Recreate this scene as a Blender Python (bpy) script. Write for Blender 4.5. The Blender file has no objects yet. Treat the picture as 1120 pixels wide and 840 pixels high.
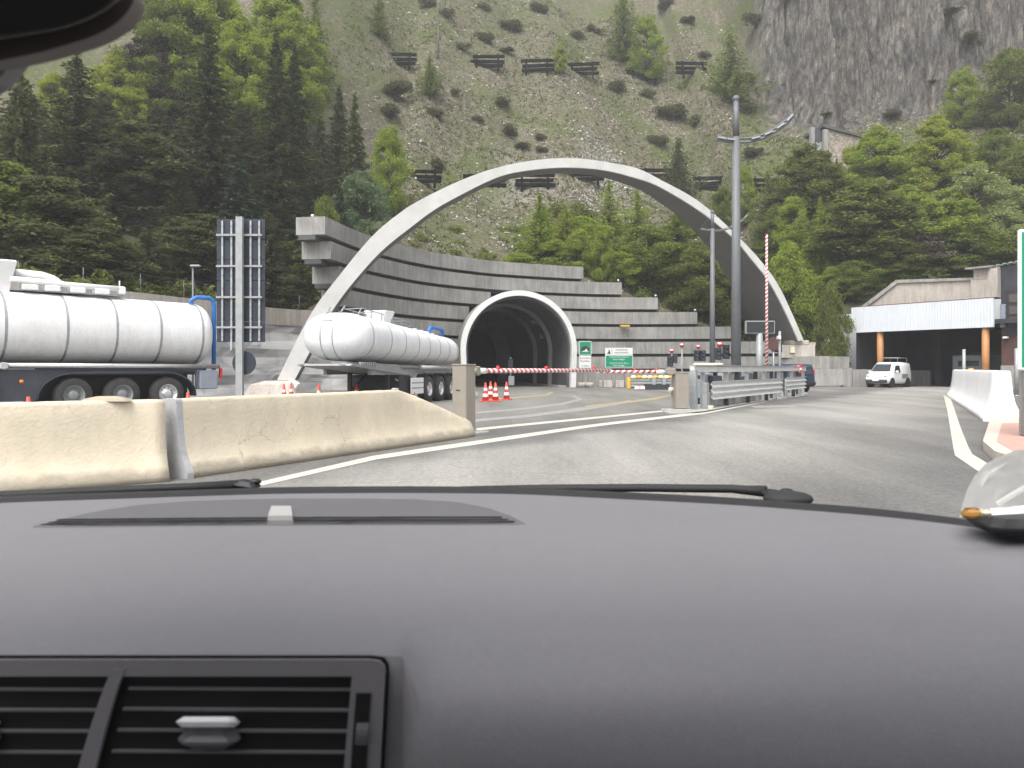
import bpy, math, random
import numpy as np
from mathutils import Vector, Matrix, noise
random.seed(7); rng = np.random.default_rng(7)
S = bpy.context.scene; COL = S.collection
F = 900.0; CX = 560.0; HY = 403.0; EYE = 1.35
def P(px, py, Y): return Vector(((px-CX)/F*Y, Y, EYE-(py-HY)/F*Y))
def G(px, py, z=0.0):
    Y = (EYE-z)*F/(py-HY); return Vector(((px-CX)/F*Y, Y, z))
def lerp(a, b, t): return a+(b-a)*t
def sstep(t):
    t = max(0.0, min(1.0, t)); return t*t*(3-2*t)
def interp(x, pts):
    if x <= pts[0][0]: return pts[0][1]
    for (a, b), (c, d) in zip(pts, pts[1:]):
        if x <= c: return b+(d-b)*(x-a)/(c-a)
    return pts[-1][1]

# ------------------------------------------------------------------ materials
def nt(m):
    m.use_nodes = True; t = m.node_tree; return t, t.nodes, t.links
def mat(name, col, rough=.6, metal=0.0, var=.0, vscale=3.0, col2=None, bump=0.0, bscale=30.0, stretch=None, spec=.5, detail=6, sheen=0.0):
    """principled material; noise mixes col with col2 (or a brighter/darker version) and drives a bump"""
    m = bpy.data.materials.new(name); t, N, L = nt(m)
    b = N['Principled BSDF']; b.inputs['Roughness'].default_value = rough; b.inputs['Metallic'].default_value = metal
    b.inputs['Specular IOR Level'].default_value = spec
    b.inputs['Base Color'].default_value = (*col, 1)
    if sheen: b.inputs['Sheen Weight'].default_value = sheen
    tc = N.new('ShaderNodeTexCoord'); src = tc.outputs['Object']
    if stretch:
        mp = N.new('ShaderNodeMapping'); mp.inputs['Scale'].default_value = stretch; L.new(src, mp.inputs[0]); src = mp.outputs[0]
    if var or col2:
        n = N.new('ShaderNodeTexNoise'); n.inputs['Scale'].default_value = vscale; n.inputs['Detail'].default_value = detail
        n.inputs['Roughness'].default_value = .65; L.new(src, n.inputs['Vector'])
        r = N.new('ShaderNodeValToRGB'); r.color_ramp.elements[0].position = .32; r.color_ramp.elements[1].position = .68
        c2 = col2 if col2 else tuple(c*(1-var) for c in col)
        r.color_ramp.elements[0].color = (*c2, 1); r.color_ramp.elements[1].color = (*col, 1)
        L.new(n.outputs['Fac'], r.inputs[0]); L.new(r.outputs[0], b.inputs['Base Color'])
    if bump:
        n2 = N.new('ShaderNodeTexNoise'); n2.inputs['Scale'].default_value = bscale; n2.inputs['Detail'].default_value = 5
        L.new(src, n2.inputs['Vector'])
        bp = N.new('ShaderNodeBump'); bp.inputs['Strength'].default_value = bump; bp.inputs['Distance'].default_value = .02
        L.new(n2.outputs['Fac'], bp.inputs['Height']); L.new(bp.outputs[0], b.inputs['Normal'])
    return m
def leaf_mat(name, c1, c2, trans=.3):
    m = bpy.data.materials.new(name); t, N, L = nt(m)
    N.remove(N['Principled BSDF']); out = N['Material Output']
    g = N.new('ShaderNodeNewGeometry'); r = N.new('ShaderNodeValToRGB')
    r.color_ramp.elements[0].color = (*c1, 1); r.color_ramp.elements[1].color = (*c2, 1)
    L.new(g.outputs['Random Per Island'], r.inputs[0])
    d = N.new('ShaderNodeBsdfDiffuse'); tr = N.new('ShaderNodeBsdfTranslucent'); mx = N.new('ShaderNodeMixShader')
    mx.inputs[0].default_value = trans
    L.new(r.outputs[0], d.inputs[0]); L.new(r.outputs[0], tr.inputs[0]); L.new(d.outputs[0], mx.inputs[1]); L.new(tr.outputs[0], mx.inputs[2])
    L.new(mx.outputs[0], out.inputs[0]); return m
def streak_mat(name, base, dark, rough=.85, streak=.55, tint=None, zs=.25, xs=2.2):
    """cast concrete: vertical board and rain streaks plus blotches"""
    m = bpy.data.materials.new(name); t, N, L = nt(m); b = N['Principled BSDF']; b.inputs['Roughness'].default_value = rough
    b.inputs['Specular IOR Level'].default_value = .25
    tc = N.new('ShaderNodeTexCoord')
    mp = N.new('ShaderNodeMapping'); mp.inputs['Scale'].default_value = (xs, xs, zs); L.new(tc.outputs['Object'], mp.inputs[0])
    n1 = N.new('ShaderNodeTexNoise'); n1.inputs['Scale'].default_value = 2.0; n1.inputs['Detail'].default_value = 7; n1.inputs['Roughness'].default_value = .7
    L.new(mp.outputs[0], n1.inputs['Vector'])
    n2 = N.new('ShaderNodeTexNoise'); n2.inputs['Scale'].default_value = .7; n2.inputs['Detail'].default_value = 8; L.new(tc.outputs['Object'], n2.inputs['Vector'])
    n3 = N.new('ShaderNodeTexNoise'); n3.inputs['Scale'].default_value = 14; n3.inputs['Detail'].default_value = 6; L.new(tc.outputs['Object'], n3.inputs['Vector'])
    mt = N.new('ShaderNodeMath'); mt.operation = 'MULTIPLY_ADD'; L.new(n1.outputs['Fac'], mt.inputs[0]); mt.inputs[1].default_value = streak
    m2 = N.new('ShaderNodeMath'); m2.operation = 'MULTIPLY'; L.new(n2.outputs['Fac'], m2.inputs[0]); m2.inputs[1].default_value = .8-streak
    L.new(m2.outputs[0], mt.inputs[2])
    m3 = N.new('ShaderNodeMath'); m3.operation = 'MULTIPLY_ADD'; L.new(n3.outputs['Fac'], m3.inputs[0]); m3.inputs[1].default_value = .25; L.new(mt.outputs[0], m3.inputs[2])
    r = N.new('ShaderNodeValToRGB'); r.color_ramp.elements[0].position = .40; r.color_ramp.elements[1].position = .62
    r.color_ramp.elements[0].color = (*dark, 1); r.color_ramp.elements[1].color = (*base, 1); L.new(m3.outputs[0], r.inputs[0])
    L.new(r.outputs[0], b.inputs['Base Color'])
    bp = N.new('ShaderNodeBump'); bp.inputs['Strength'].default_value = .3; bp.inputs['Distance'].default_value = .02
    L.new(n3.outputs['Fac'], bp.inputs['Height']); L.new(bp.outputs[0], b.inputs['Normal'])
    return m
M = {}
M['conc'] = streak_mat('terrace_concrete', (.355, .345, .322), (.19, .184, .172), streak=.5)
M['conc_light'] = streak_mat('pale_concrete', (.52, .48, .43), (.33, .29, .25))
M['conc_right'] = streak_mat('weathered_low_wall', (.36, .35, .33), (.2, .19, .18))
M['arch'] = mat('arch_concrete', (.70, .69, .655), .8, col2=(.58, .57, .54), vscale=.9, bump=.08, bscale=8)
M['soffit'] = mat('arch_soffit_painted_shade', (.20, .192, .187), .8, col2=(.165, .16, .155), vscale=.5)  # arch concrete darkened: the shade of the underside is put into the colour
M['rim'] = mat('white_rim', (.78, .78, .76), .7, var=.12, vscale=2)
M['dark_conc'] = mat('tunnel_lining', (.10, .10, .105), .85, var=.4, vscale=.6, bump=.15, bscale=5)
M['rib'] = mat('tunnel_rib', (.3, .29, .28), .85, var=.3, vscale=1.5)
M['jersey'] = None
M['white_barrier'] = streak_mat('white_barrier_concrete', (.85, .84, .83), (.72, .71, .70), zs=.6)
M['white'] = mat('white_paint', (.8, .8, .79), .35, var=.05, vscale=2)
M['tank'] = streak_mat('tank_shell', (.83, .83, .83), (.70, .69, .67), .33, .5, zs=.5)
M['white_tank'] = streak_mat('white_tank_shell', (.81, .82, .83), (.69, .69, .69), .4, .5, zs=.5)
M['steel'] = mat('galvanised_steel', (.42, .44, .45), .5, .55, col2=(.33, .35, .36), vscale=6)
M['zinc_pale'] = mat('pale_galvanised_rail', (.36, .37, .37), .5, .25, col2=(.27, .28, .28), vscale=5)
M['rail_white'] = mat('pale_wave_rail', (.62, .625, .60), .5, .1, col2=(.5, .505, .485), vscale=4)
M['pole'] = mat('grey_lamp_pole', (.15, .157, .165), .55, .1, var=.2, vscale=1.5)
M['dark'] = mat('dark_metal', (.035, .036, .04), .6, var=.4, vscale=4)
M['black'] = mat('black_rubber', (.018, .018, .019), .75, var=.3, vscale=8)
M['tyre'] = mat('dusty_tyre', (.055, .052, .05), .85, var=.4, vscale=9)
M['chassis'] = mat('blue_grey_chassis', (.06, .065, .08), .55, var=.35, vscale=3)
M['chassis_grey'] = mat('grey_chassis', (.30, .31, .31), .5, .2, var=.3, vscale=3)
M['greybox'] = mat('grey_blue_box', (.28, .3, .36), .5, var=.15, vscale=4)
M['alu'] = mat('bright_aluminium', (.75, .75, .75), .25, .8, var=.1, vscale=6)
M['blue'] = mat('blue_pipe_paint', (.03, .17, .5), .4, var=.15, vscale=5)
M['red'] = mat('red_plastic', (.6, .03, .03), .35, var=.15, vscale=8)
M['cone_red'] = mat('cone_orange_red', (.75, .07, .04), .5, var=.2, vscale=8)
M['cone_white'] = mat('cone_white_band', (.8, .78, .76), .45, var=.1, vscale=8)
M['orange'] = mat('orange_lamp', (.8, .25, .03), .4)
M['orange_col'] = mat('orange_column_paint', (.50, .235, .09), .55, var=.22, vscale=1.5)
M['beige_box'] = mat('beige_gate_cabinet', (.27, .245, .205), .5, col2=(.24, .215, .18), vscale=4)
M['cream'] = mat('cream_plastic', (.7, .64, .5), .5, var=.1, vscale=5)
M['sign_green'] = mat('sign_green', (.0, .25, .13), .4, var=.08, vscale=4)
M['sign_white'] = mat('sign_white', (.72, .73, .71), .4, var=.06, vscale=5)
M['sign_back'] = mat('sign_back_dark', (.03, .038, .055), .5, .1, var=.3, vscale=3)
M['sign_black'] = mat('sign_black', (.02, .025, .025), .5)
M['corr'] = mat('white_corrugated_fascia', (.63, .66, .69), .4, col2=(.56, .59, .62), vscale=1.0)
M['glass'] = mat('dark_window_glass', (.03, .036, .042), .08)
M['brownwall'] = mat('brown_brick', (.12, .06, .05), .85, var=.4, vscale=6)
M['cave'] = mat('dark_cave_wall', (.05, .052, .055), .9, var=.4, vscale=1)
M['pane'] = mat('dull_window_pane', (.11, .10, .09), .15)
M['steel_dark'] = mat('dark_steel_cladding', (.05, .055, .065), .5, var=.3, vscale=3)
M['yellow'] = mat('yellow_paint', (.75, .45, .05), .5, var=.2, vscale=6)
M['lampyellow'] = mat('cream_beacon', (.85, .72, .4), .4)
M['carblue'] = mat('dark_blue_car_paint', (.03, .055, .10), .25, .2, var=.2, vscale=2)
M['grey_truck'] = mat('grey_truck_paint', (.3, .32, .33), .45, var=.15, vscale=2)
M['bark'] = mat('bark', (.09, .07, .05), .9, var=.5, vscale=8, bump=.4, bscale=20)
M['bark_pale'] = mat('pale_bark', (.22, .2, .17), .9, var=.5, vscale=6)
M['wood'] = mat('weathered_dark_timber', (.008, .0075, .007), 1.0, var=.4, vscale=3, spec=.05)
M['stonewall'] = None
M['line'] = mat('worn_white_line', (.50, .48, .41), .8, col2=(.29, .28, .25), vscale=11, detail=9)
M['line'].node_tree.nodes['Color Ramp'].color_ramp.elements[0].position = .25
M['line'].node_tree.nodes['Color Ramp'].color_ramp.elements[1].position = .48
M['line_faint'] = mat('faded_white_line', (.31, .305, .29), .85, col2=(.19, .186, .18), vscale=3, detail=9)
M['line_y'] = mat('worn_yellow_line', (.36, .285, .14), .85, col2=(.22, .2, .16), vscale=5, detail=9)
M['kerb'] = mat('pale_kerb_stone', (.56, .51, .44), .85, col2=(.42, .38, .32), vscale=6, bump=.2, bscale=20)
M['pink'] = None
M['gravelly'] = mat('grey_conc_base', (.4, .39, .37), .9, var=.35, vscale=5, bump=.3, bscale=15)

def jersey_mat(name):
    m = bpy.data.materials.new(name); t, N, L = nt(m); b = N['Principled BSDF']; b.inputs['Roughness'].default_value = .9
    b.inputs['Specular IOR Level'].default_value = .2
    tc = N.new('ShaderNodeTexCoord')
    n = N.new('ShaderNodeTexNoise'); n.inputs['Scale'].default_value = 1.6; n.inputs['Detail'].default_value = 9; n.inputs['Roughness'].default_value = .7
    mp = N.new('ShaderNodeMapping'); mp.inputs['Scale'].default_value = (1, 1, .55); L.new(tc.outputs['Object'], mp.inputs[0]); L.new(mp.outputs[0], n.inputs['Vector'])
    r = N.new('ShaderNodeValToRGB'); r.color_ramp.elements[0].position = .3; r.color_ramp.elements[1].position = .62
    r.color_ramp.elements[0].color = (.50, .44, .34, 1); r.color_ramp.elements[1].color = (.63, .555, .425, 1); L.new(n.outputs['Fac'], r.inputs[0])
    # hairline cracks: thin voronoi edges, broken by noise
    v = N.new('ShaderNodeTexVoronoi'); v.feature = 'DISTANCE_TO_EDGE'; v.inputs['Scale'].default_value = 1.5
    nd = N.new('ShaderNodeTexNoise'); nd.inputs['Scale'].default_value = 5; nd.inputs['Detail'].default_value = 6; L.new(tc.outputs['Object'], nd.inputs['Vector'])
    ad = N.new('ShaderNodeMixRGB'); ad.blend_type = 'ADD'; ad.inputs[0].default_value = .35; L.new(tc.outputs['Object'], ad.inputs[1]); L.new(nd.outputs['Color'], ad.inputs[2])
    L.new(ad.outputs[0], v.inputs['Vector'])
    cr = N.new('ShaderNodeValToRGB'); cr.color_ramp.elements[0].position = .0; cr.color_ramp.elements[1].position = .012
    cr.color_ramp.elements[0].color = (1, 1, 1, 1); cr.color_ramp.elements[1].color = (0, 0, 0, 1); L.new(v.outputs['Distance'], cr.inputs[0])
    nb = N.new('ShaderNodeTexNoise'); nb.inputs['Scale'].default_value = 1.1; L.new(tc.outputs['Object'], nb.inputs['Vector'])
    br = N.new('ShaderNodeValToRGB'); br.color_ramp.elements[0].position = .5; br.color_ramp.elements[1].position = .6; L.new(nb.outputs['Fac'], br.inputs[0])
    mu = N.new('ShaderNodeMath'); mu.operation = 'MULTIPLY'; L.new(cr.outputs[0], mu.inputs[0]); L.new(br.outputs[0], mu.inputs[1])
    mu2 = N.new('ShaderNodeMath'); mu2.operation = 'MULTIPLY'; L.new(mu.outputs[0], mu2.inputs[0]); mu2.inputs[1].default_value = .55
    mx = N.new('ShaderNodeMixRGB'); L.new(mu2.outputs[0], mx.inputs[0]); L.new(r.outputs[0], mx.inputs[1]); mx.inputs[2].default_value = (.16, .13, .1, 1)
    # splash dirt low down with a ragged edge (a stain on the concrete itself)
    sx = N.new('ShaderNodeSeparateXYZ'); L.new(tc.outputs['Object'], sx.inputs[0])
    nz = N.new('ShaderNodeTexNoise'); nz.inputs['Scale'].default_value = 4; nz.inputs['Detail'].default_value = 8; L.new(tc.outputs['Object'], nz.inputs['Vector'])
    ma = N.new('ShaderNodeMath'); ma.operation = 'MULTIPLY_ADD'; L.new(nz.outputs['Fac'], ma.inputs[0]); ma.inputs[1].default_value = -.22; L.new(sx.outputs['Z'], ma.inputs[2])
    dr = N.new('ShaderNodeValToRGB'); dr.color_ramp.elements[0].position = -.0; dr.color_ramp.elements[1].position = .085
    dr.color_ramp.elements[0].color = (.55, .55, .55, 1); dr.color_ramp.elements[1].color = (0, 0, 0, 1); L.new(ma.outputs[0], dr.inputs[0])
    m2 = N.new('ShaderNodeMixRGB'); L.new(dr.outputs[0], m2.inputs[0]); L.new(mx.outputs[0], m2.inputs[1]); m2.inputs[2].default_value = (.17, .15, .12, 1)
    L.new(m2.outputs[0], b.inputs['Base Color'])
    n3 = N.new('ShaderNodeTexNoise'); n3.inputs['Scale'].default_value = 25; n3.inputs['Detail'].default_value = 8; L.new(tc.outputs['Object'], n3.inputs['Vector'])
    bp = N.new('ShaderNodeBump'); bp.inputs['Strength'].default_value = .35; bp.inputs['Distance'].default_value = .02; L.new(n3.outputs['Fac'], bp.inputs['Height'])
    L.new(bp.outputs[0], b.inputs['Normal']); return m
M['jersey'] = jersey_mat('yellowed_barrier_concrete')
M['jersey_grey'] = mat('grey_barrier_end', (.42, .42, .43), .9, col2=(.34, .34, .35), vscale=8, bump=.3)

def brick_like(name, c1, c2, mortar, scale, w=.5, h=.25):
    m = bpy.data.materials.new(name); t, N, L = nt(m); b = N['Principled BSDF']; b.inputs['Roughness'].default_value = .9
    tc = N.new('ShaderNodeTexCoord'); br = N.new('ShaderNodeTexBrick'); br.inputs['Scale'].default_value = scale
    br.inputs['Color1'].default_value = (*c1, 1); br.inputs['Color2'].default_value = (*c2, 1); br.inputs['Mortar'].default_value = (*mortar, 1)
    br.inputs['Brick Width'].default_value = w; br.inputs['Row Height'].default_value = h; br.inputs['Mortar Size'].default_value = .015
    L.new(tc.outputs['Object'], br.inputs['Vector']); L.new(br.outputs[0], b.inputs['Base Color']); return m
M['pink'] = brick_like('pink_pavers', (.5, .3, .25), (.42, .25, .21), (.36, .25, .2), 3, .5, .25)
def stone_mat():
    m = bpy.data.materials.new('rubble_stone'); t, N, L = nt(m); b = N['Principled BSDF']; b.inputs['Roughness'].default_value = .9
    tc = N.new('ShaderNodeTexCoord'); v = N.new('ShaderNodeTexVoronoi'); v.inputs['Scale'].default_value = 4.5; L.new(tc.outputs['Object'], v.inputs['Vector'])
    r = N.new('ShaderNodeValToRGB'); r.color_ramp.elements[0].color = (.14, .12, .10, 1); r.color_ramp.elements[1].color = (.42, .36, .29, 1)
    L.new(v.outputs['Color'], r.inputs[0]); L.new(r.outputs[0], b.inputs['Base Color']); return m
M['stonewall'] = stone_mat()

def stripe_mat(name, c1, c2, period, axis=0, slant=0.0, duty=.5):
    """red and white stripes along the local axis of a boom"""
    m = bpy.data.materials.new(name); t, N, L = nt(m); b = N['Principled BSDF']; b.inputs['Roughness'].default_value = .45
    tc = N.new('ShaderNodeTexCoord'); sx = N.new('ShaderNodeSeparateXYZ'); L.new(tc.outputs['Object'], sx.inputs[0])
    a = N.new('ShaderNodeMath'); a.operation = 'MULTIPLY_ADD'; L.new(sx.outputs[(axis+2) % 3 if axis == 0 else 1], a.inputs[0]); a.inputs[1].default_value = slant; L.new(sx.outputs[axis], a.inputs[2])
    d = N.new('ShaderNodeMath'); d.operation = 'DIVIDE'; L.new(a.outputs[0], d.inputs[0]); d.inputs[1].default_value = period
    f = N.new('ShaderNodeMath'); f.operation = 'FRACT'; L.new(d.outputs[0], f.inputs[0])
    g = N.new('ShaderNodeMath'); g.operation = 'GREATER_THAN'; L.new(f.outputs[0], g.inputs[0]); g.inputs[1].default_value = duty
    mx = N.new('ShaderNodeMixRGB'); L.new(g.outputs[0], mx.inputs[0]); mx.inputs[1].default_value = (*c1, 1); mx.inputs[2].default_value = (*c2, 1)
    L.new(mx.outputs[0], b.inputs['Base Color']); return m
M['boom'] = stripe_mat('boom_stripes', (.5, .07, .075), (.74, .71, .69), .19, 0, .8)

def road_mat():
    m = bpy.data.materials.new('dusty_asphalt'); t, N, L = nt(m); b = N['Principled BSDF']; b.inputs['Roughness'].default_value = .9
    b.inputs['Specular IOR Level'].default_value = .25
    tc = N.new('ShaderNodeTexCoord')
    mp = N.new('ShaderNodeMapping'); mp.inputs['Rotation'].default_value = (0, 0, math.radians(33)); mp.inputs['Scale'].default_value = (.55, .09, 1); L.new(tc.outputs['Object'], mp.inputs[0])
    n1 = N.new('ShaderNodeTexNoise'); n1.inputs['Scale'].default_value = 1.0; n1.inputs['Detail'].default_value = 7; n1.inputs['Roughness'].default_value = .6; L.new(mp.outputs[0], n1.inputs['Vector'])
    r1 = N.new('ShaderNodeValToRGB'); e = r1.color_ramp.elements; e[0].position = .36; e[1].position = .66
    e[0].color = (.78, .78, .78, 1); e[1].color = (1.2, 1.2, 1.18, 1); L.new(n1.outputs['Fac'], r1.inputs[0])
    n2 = N.new('ShaderNodeTexNoise'); n2.inputs['Scale'].default_value = 9; n2.inputs['Detail'].default_value = 10; n2.inputs['Roughness'].default_value = .8; L.new(tc.outputs['Object'], n2.inputs['Vector'])
    r2 = N.new('ShaderNodeValToRGB'); r2.color_ramp.elements[0].position = .3; r2.color_ramp.elements[1].position = .7
    r2.color_ramp.elements[0].color = (.72, .72, .72, 1); r2.color_ramp.elements[1].color = (1.22, 1.22, 1.2, 1); L.new(n2.outputs['Fac'], r2.inputs[0])
    # dust swept across the driven lane, darker asphalt along the barriers and the kerb
    dp = N.new('ShaderNodeVectorMath'); dp.operation = 'DOT_PRODUCT'; dp.inputs[1].default_value = (.845, -.535, 0); L.new(tc.outputs['Object'], dp.inputs[0])
    nd0 = N.new('ShaderNodeTexNoise'); nd0.inputs['Scale'].default_value = .35; nd0.inputs['Detail'].default_value = 8; L.new(tc.outputs['Object'], nd0.inputs['Vector'])
    sm = N.new('ShaderNodeMath'); sm.operation = 'MULTIPLY_ADD'; L.new(nd0.outputs['Fac'], sm.inputs[0]); sm.inputs[1].default_value = 2.6; L.new(dp.outputs['Value'], sm.inputs[2])
    mr = N.new('ShaderNodeMapRange'); mr.inputs['From Min'].default_value = -3-8.16+1.3; mr.inputs['From Max'].default_value = 9-8.16+1.3; L.new(sm.outputs[0], mr.inputs[0])
    rl = N.new('ShaderNodeValToRGB'); el = rl.color_ramp.elements
    for p_, c_ in ((.0, (.20, .193, .182)), (.19, (.145, .142, .139)), (.25, (.15, .147, .143)), (.33, (.255, .248, .236)), (.56, (.275, .266, .252)), (.70, (.215, .207, .196)), (.84, (.15, .147, .145))):
        q_ = el.new(p_); q_.color = (*c_, 1)
    el.remove(el[-1]); el.remove(el[0]); L.new(mr.outputs[0], rl.inputs[0])
    m0 = N.new('ShaderNodeMixRGB'); m0.blend_type = 'MULTIPLY'; m0.inputs[0].default_value = 1; L.new(rl.outputs[0], m0.inputs[1]); L.new(r1.outputs[0], m0.inputs[2])
    n5 = N.new('ShaderNodeTexNoise'); n5.inputs['Scale'].default_value = 20; n5.inputs['Detail'].default_value = 6; n5.inputs['Roughness'].default_value = .85; L.new(tc.outputs['Object'], n5.inputs['Vector'])
    r5 = N.new('ShaderNodeValToRGB'); r5.color_ramp.elements[0].position = .38; r5.color_ramp.elements[1].position = .64; r5.color_ramp.elements[0].color = (.7, .7, .7, 1); r5.color_ramp.elements[1].color = (1.3, 1.29, 1.26, 1); L.new(n5.outputs['Fac'], r5.inputs[0])
    m9 = N.new('ShaderNodeMixRGB'); m9.blend_type = 'MULTIPLY'; m9.inputs[0].default_value = 1; L.new(m0.outputs[0], m9.inputs[1]); L.new(r5.outputs[0], m9.inputs[2])
    mx = N.new('ShaderNodeMixRGB'); mx.blend_type = 'MULTIPLY'; mx.inputs[0].default_value = 1; L.new(m9.outputs[0], mx.inputs[1]); L.new(r2.outputs[0], mx.inputs[2])
    # sealed cracks
    v = N.new('ShaderNodeTexVoronoi'); v.feature = 'DISTANCE_TO_EDGE'; v.inputs['Scale'].default_value = .16
    nd = N.new('ShaderNodeTexNoise'); nd.inputs['Scale'].default_value = .8; nd.inputs['Detail'].default_value = 6; L.new(tc.outputs['Object'], nd.inputs['Vector'])
    ad = N.new('ShaderNodeMixRGB'); ad.blend_type = 'ADD'; ad.inputs[0].default_value = 1.5; ad.use_clamp = False; L.new(tc.outputs['Object'], ad.inputs[1]); L.new(nd.outputs['Color'], ad.inputs[2]); L.new(ad.outputs[0], v.inputs['Vector'])
    cr = N.new('ShaderNodeValToRGB'); cr.color_ramp.elements[0].position = .003; cr.color_ramp.elements[1].position = .008
    cr.color_ramp.elements[0].color = (.12, .12, .12, 1); cr.color_ramp.elements[1].color = (0, 0, 0, 1); L.new(v.outputs['Distance'], cr.inputs[0])
    m2 = N.new('ShaderNodeMixRGB'); L.new(cr.outputs[0], m2.inputs[0]); L.new(mx.outputs[0], m2.inputs[1]); m2.inputs[2].default_value = (.06, .06, .06, 1)
    L.new(m2.outputs[0], b.inputs['Base Color'])
    bp = N.new('ShaderNodeBump'); bp.inputs['Strength'].default_value = .25; bp.inputs['Distance'].default_value = .01
    n4 = N.new('ShaderNodeTexNoise'); n4.inputs['Scale'].default_value = 60; n4.inputs['Detail'].default_value = 4; L.new(tc.outputs['Object'], n4.inputs['Vector'])
    L.new(n4.outputs['Fac'], bp.inputs['Height']); L.new(bp.outputs[0], b.inputs['Normal']); return m
M['road'] = road_mat()

def hill_mat():
    m = bpy.data.materials.new('stony_slope'); t, N, L = nt(m); b = N['Principled BSDF']; b.inputs['Roughness'].default_value = .95
    b.inputs['Specular IOR Level'].default_value = .15
    tc = N.new('ShaderNodeTexCoord'); O = tc.outputs['Object']
    def ns(scale, det=8, ro=.65, vec=None):
        n = N.new('ShaderNodeTexNoise'); n.inputs['Scale'].default_value = scale; n.inputs['Detail'].default_value = det; n.inputs['Roughness'].default_value = ro
        L.new(vec if vec else O, n.inputs['Vector']); return n.outputs['Fac']
    def ramp(src, *st):
        r = N.new('ShaderNodeValToRGB'); e = r.color_ramp.elements
        while len(e) < len(st): e.new(.5)
        for k, (p, c) in enumerate(st): e[k].position = p; e[k].color = (*c, 1)
        L.new(src, r.inputs[0]); return r.outputs[0]
    soil = ramp(ns(2.0, 12, .88), (.34, (.03, .029, .019)), (.45, (.088, .078, .053)), (.55, (.165, .147, .108)), (.64, (.42, .385, .33)))
    grass = ramp(ns(2.6, 12, .88), (.34, (.04, .056, .016)), (.56, (.098, .122, .036)), (.72, (.19, .20, .08)))
    gm = ramp(ns(.085, 11, .8), (.44, (0, 0, 0)), (.62, (1, 1, 1)))
    mx = N.new('ShaderNodeMixRGB'); L.new(gm, mx.inputs[0]); L.new(soil, mx.inputs[1]); L.new(grass, mx.inputs[2])
    # scree tongue: driven by a vertex attribute
    at = N.new('ShaderNodeAttribute'); at.attribute_name = 'scree'
    scr = ramp(ns(2.4, 10, .85), (.3, (.10, .09, .08)), (.5, (.24, .215, .19)), (.7, (.45, .42, .38)))
    m1 = N.new('ShaderNodeMixRGB'); L.new(at.outputs['Fac'], m1.inputs[0]); L.new(mx.outputs[0], m1.inputs[1]); L.new(scr, m1.inputs[2])
    # rock
    mp = N.new('ShaderNodeMapping'); mp.inputs['Scale'].default_value = (1.0, 1.0, .36); mp.inputs['Rotation'].default_value = (0, math.radians(7), 0); L.new(O, mp.inputs[0])
    nrk = N.new('ShaderNodeTexNoise'); nrk.inputs['Scale'].default_value = 1.5; nrk.inputs['Detail'].default_value = 15; nrk.inputs['Roughness'].default_value = .82; nrk.inputs['Distortion'].default_value = .6; L.new(mp.outputs[0], nrk.inputs['Vector'])
    rk0 = ramp(nrk.outputs['Fac'], (.36, (.025, .025, .024)), (.45, (.12, .114, .105)), (.54, (.24, .226, .205)), (.64, (.48, .445, .395)))
    vk = N.new('ShaderNodeTexVoronoi'); vk.feature = 'DISTANCE_TO_EDGE'; vk.inputs['Scale'].default_value = .55
    adk = N.new('ShaderNodeMixRGB'); adk.blend_type = 'ADD'; adk.inputs[0].default_value = 1.1; L.new(mp.outputs[0], adk.inputs[1]); L.new(nrk.outputs['Color'], adk.inputs[2]); L.new(adk.outputs[0], vk.inputs['Vector'])
    ck = ramp(vk.outputs['Distance'], (.0, (.25, .25, .26)), (.09, (1, 1, 1)))
    mk = N.new('ShaderNodeMixRGB'); mk.blend_type = 'MULTIPLY'; mk.inputs[0].default_value = .5; L.new(rk0, mk.inputs[1]); L.new(ck, mk.inputs[2])
    pk = ramp(ns(.22, 6, .6), (.36, (.72, .73, .75)), (.62, (1.22, 1.17, 1.10)))
    mk2 = N.new('ShaderNodeMixRGB'); mk2.blend_type = 'MULTIPLY'; mk2.inputs[0].default_value = 1; L.new(mk.outputs[0], mk2.inputs[1]); L.new(pk, mk2.inputs[2]); rk = mk2.outputs[0]
    a2 = N.new('ShaderNodeAttribute'); a2.attribute_name = 'rock'
    m2 = N.new('ShaderNodeMixRGB'); L.new(a2.outputs['Fac'], m2.inputs[0]); L.new(m1.outputs[0], m2.inputs[1]); L.new(rk, m2.inputs[2])
    L.new(m2.outputs[0], b.inputs['Base Color'])
    bp = N.new('ShaderNodeBump'); bp.inputs['Strength'].default_value = .8; bp.inputs['Distance'].default_value = .35
    mh = N.new('ShaderNodeMath'); mh.operation = 'MULTIPLY'; L.new(nrk.outputs['Fac'], mh.inputs[0]); mh.inputs[1].default_value = 5.0
    mb = N.new('ShaderNodeMixRGB'); L.new(a2.outputs['Fac'], mb.inputs[0]); L.new(ns(1.1, 10, .75), mb.inputs[1]); L.new(mh.outputs[0], mb.inputs[2])
    L.new(mb.outputs[0], bp.inputs['Height']); L.new(bp.outputs[0], b.inputs['Normal']); return m
M['hill'] = hill_mat()

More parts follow.
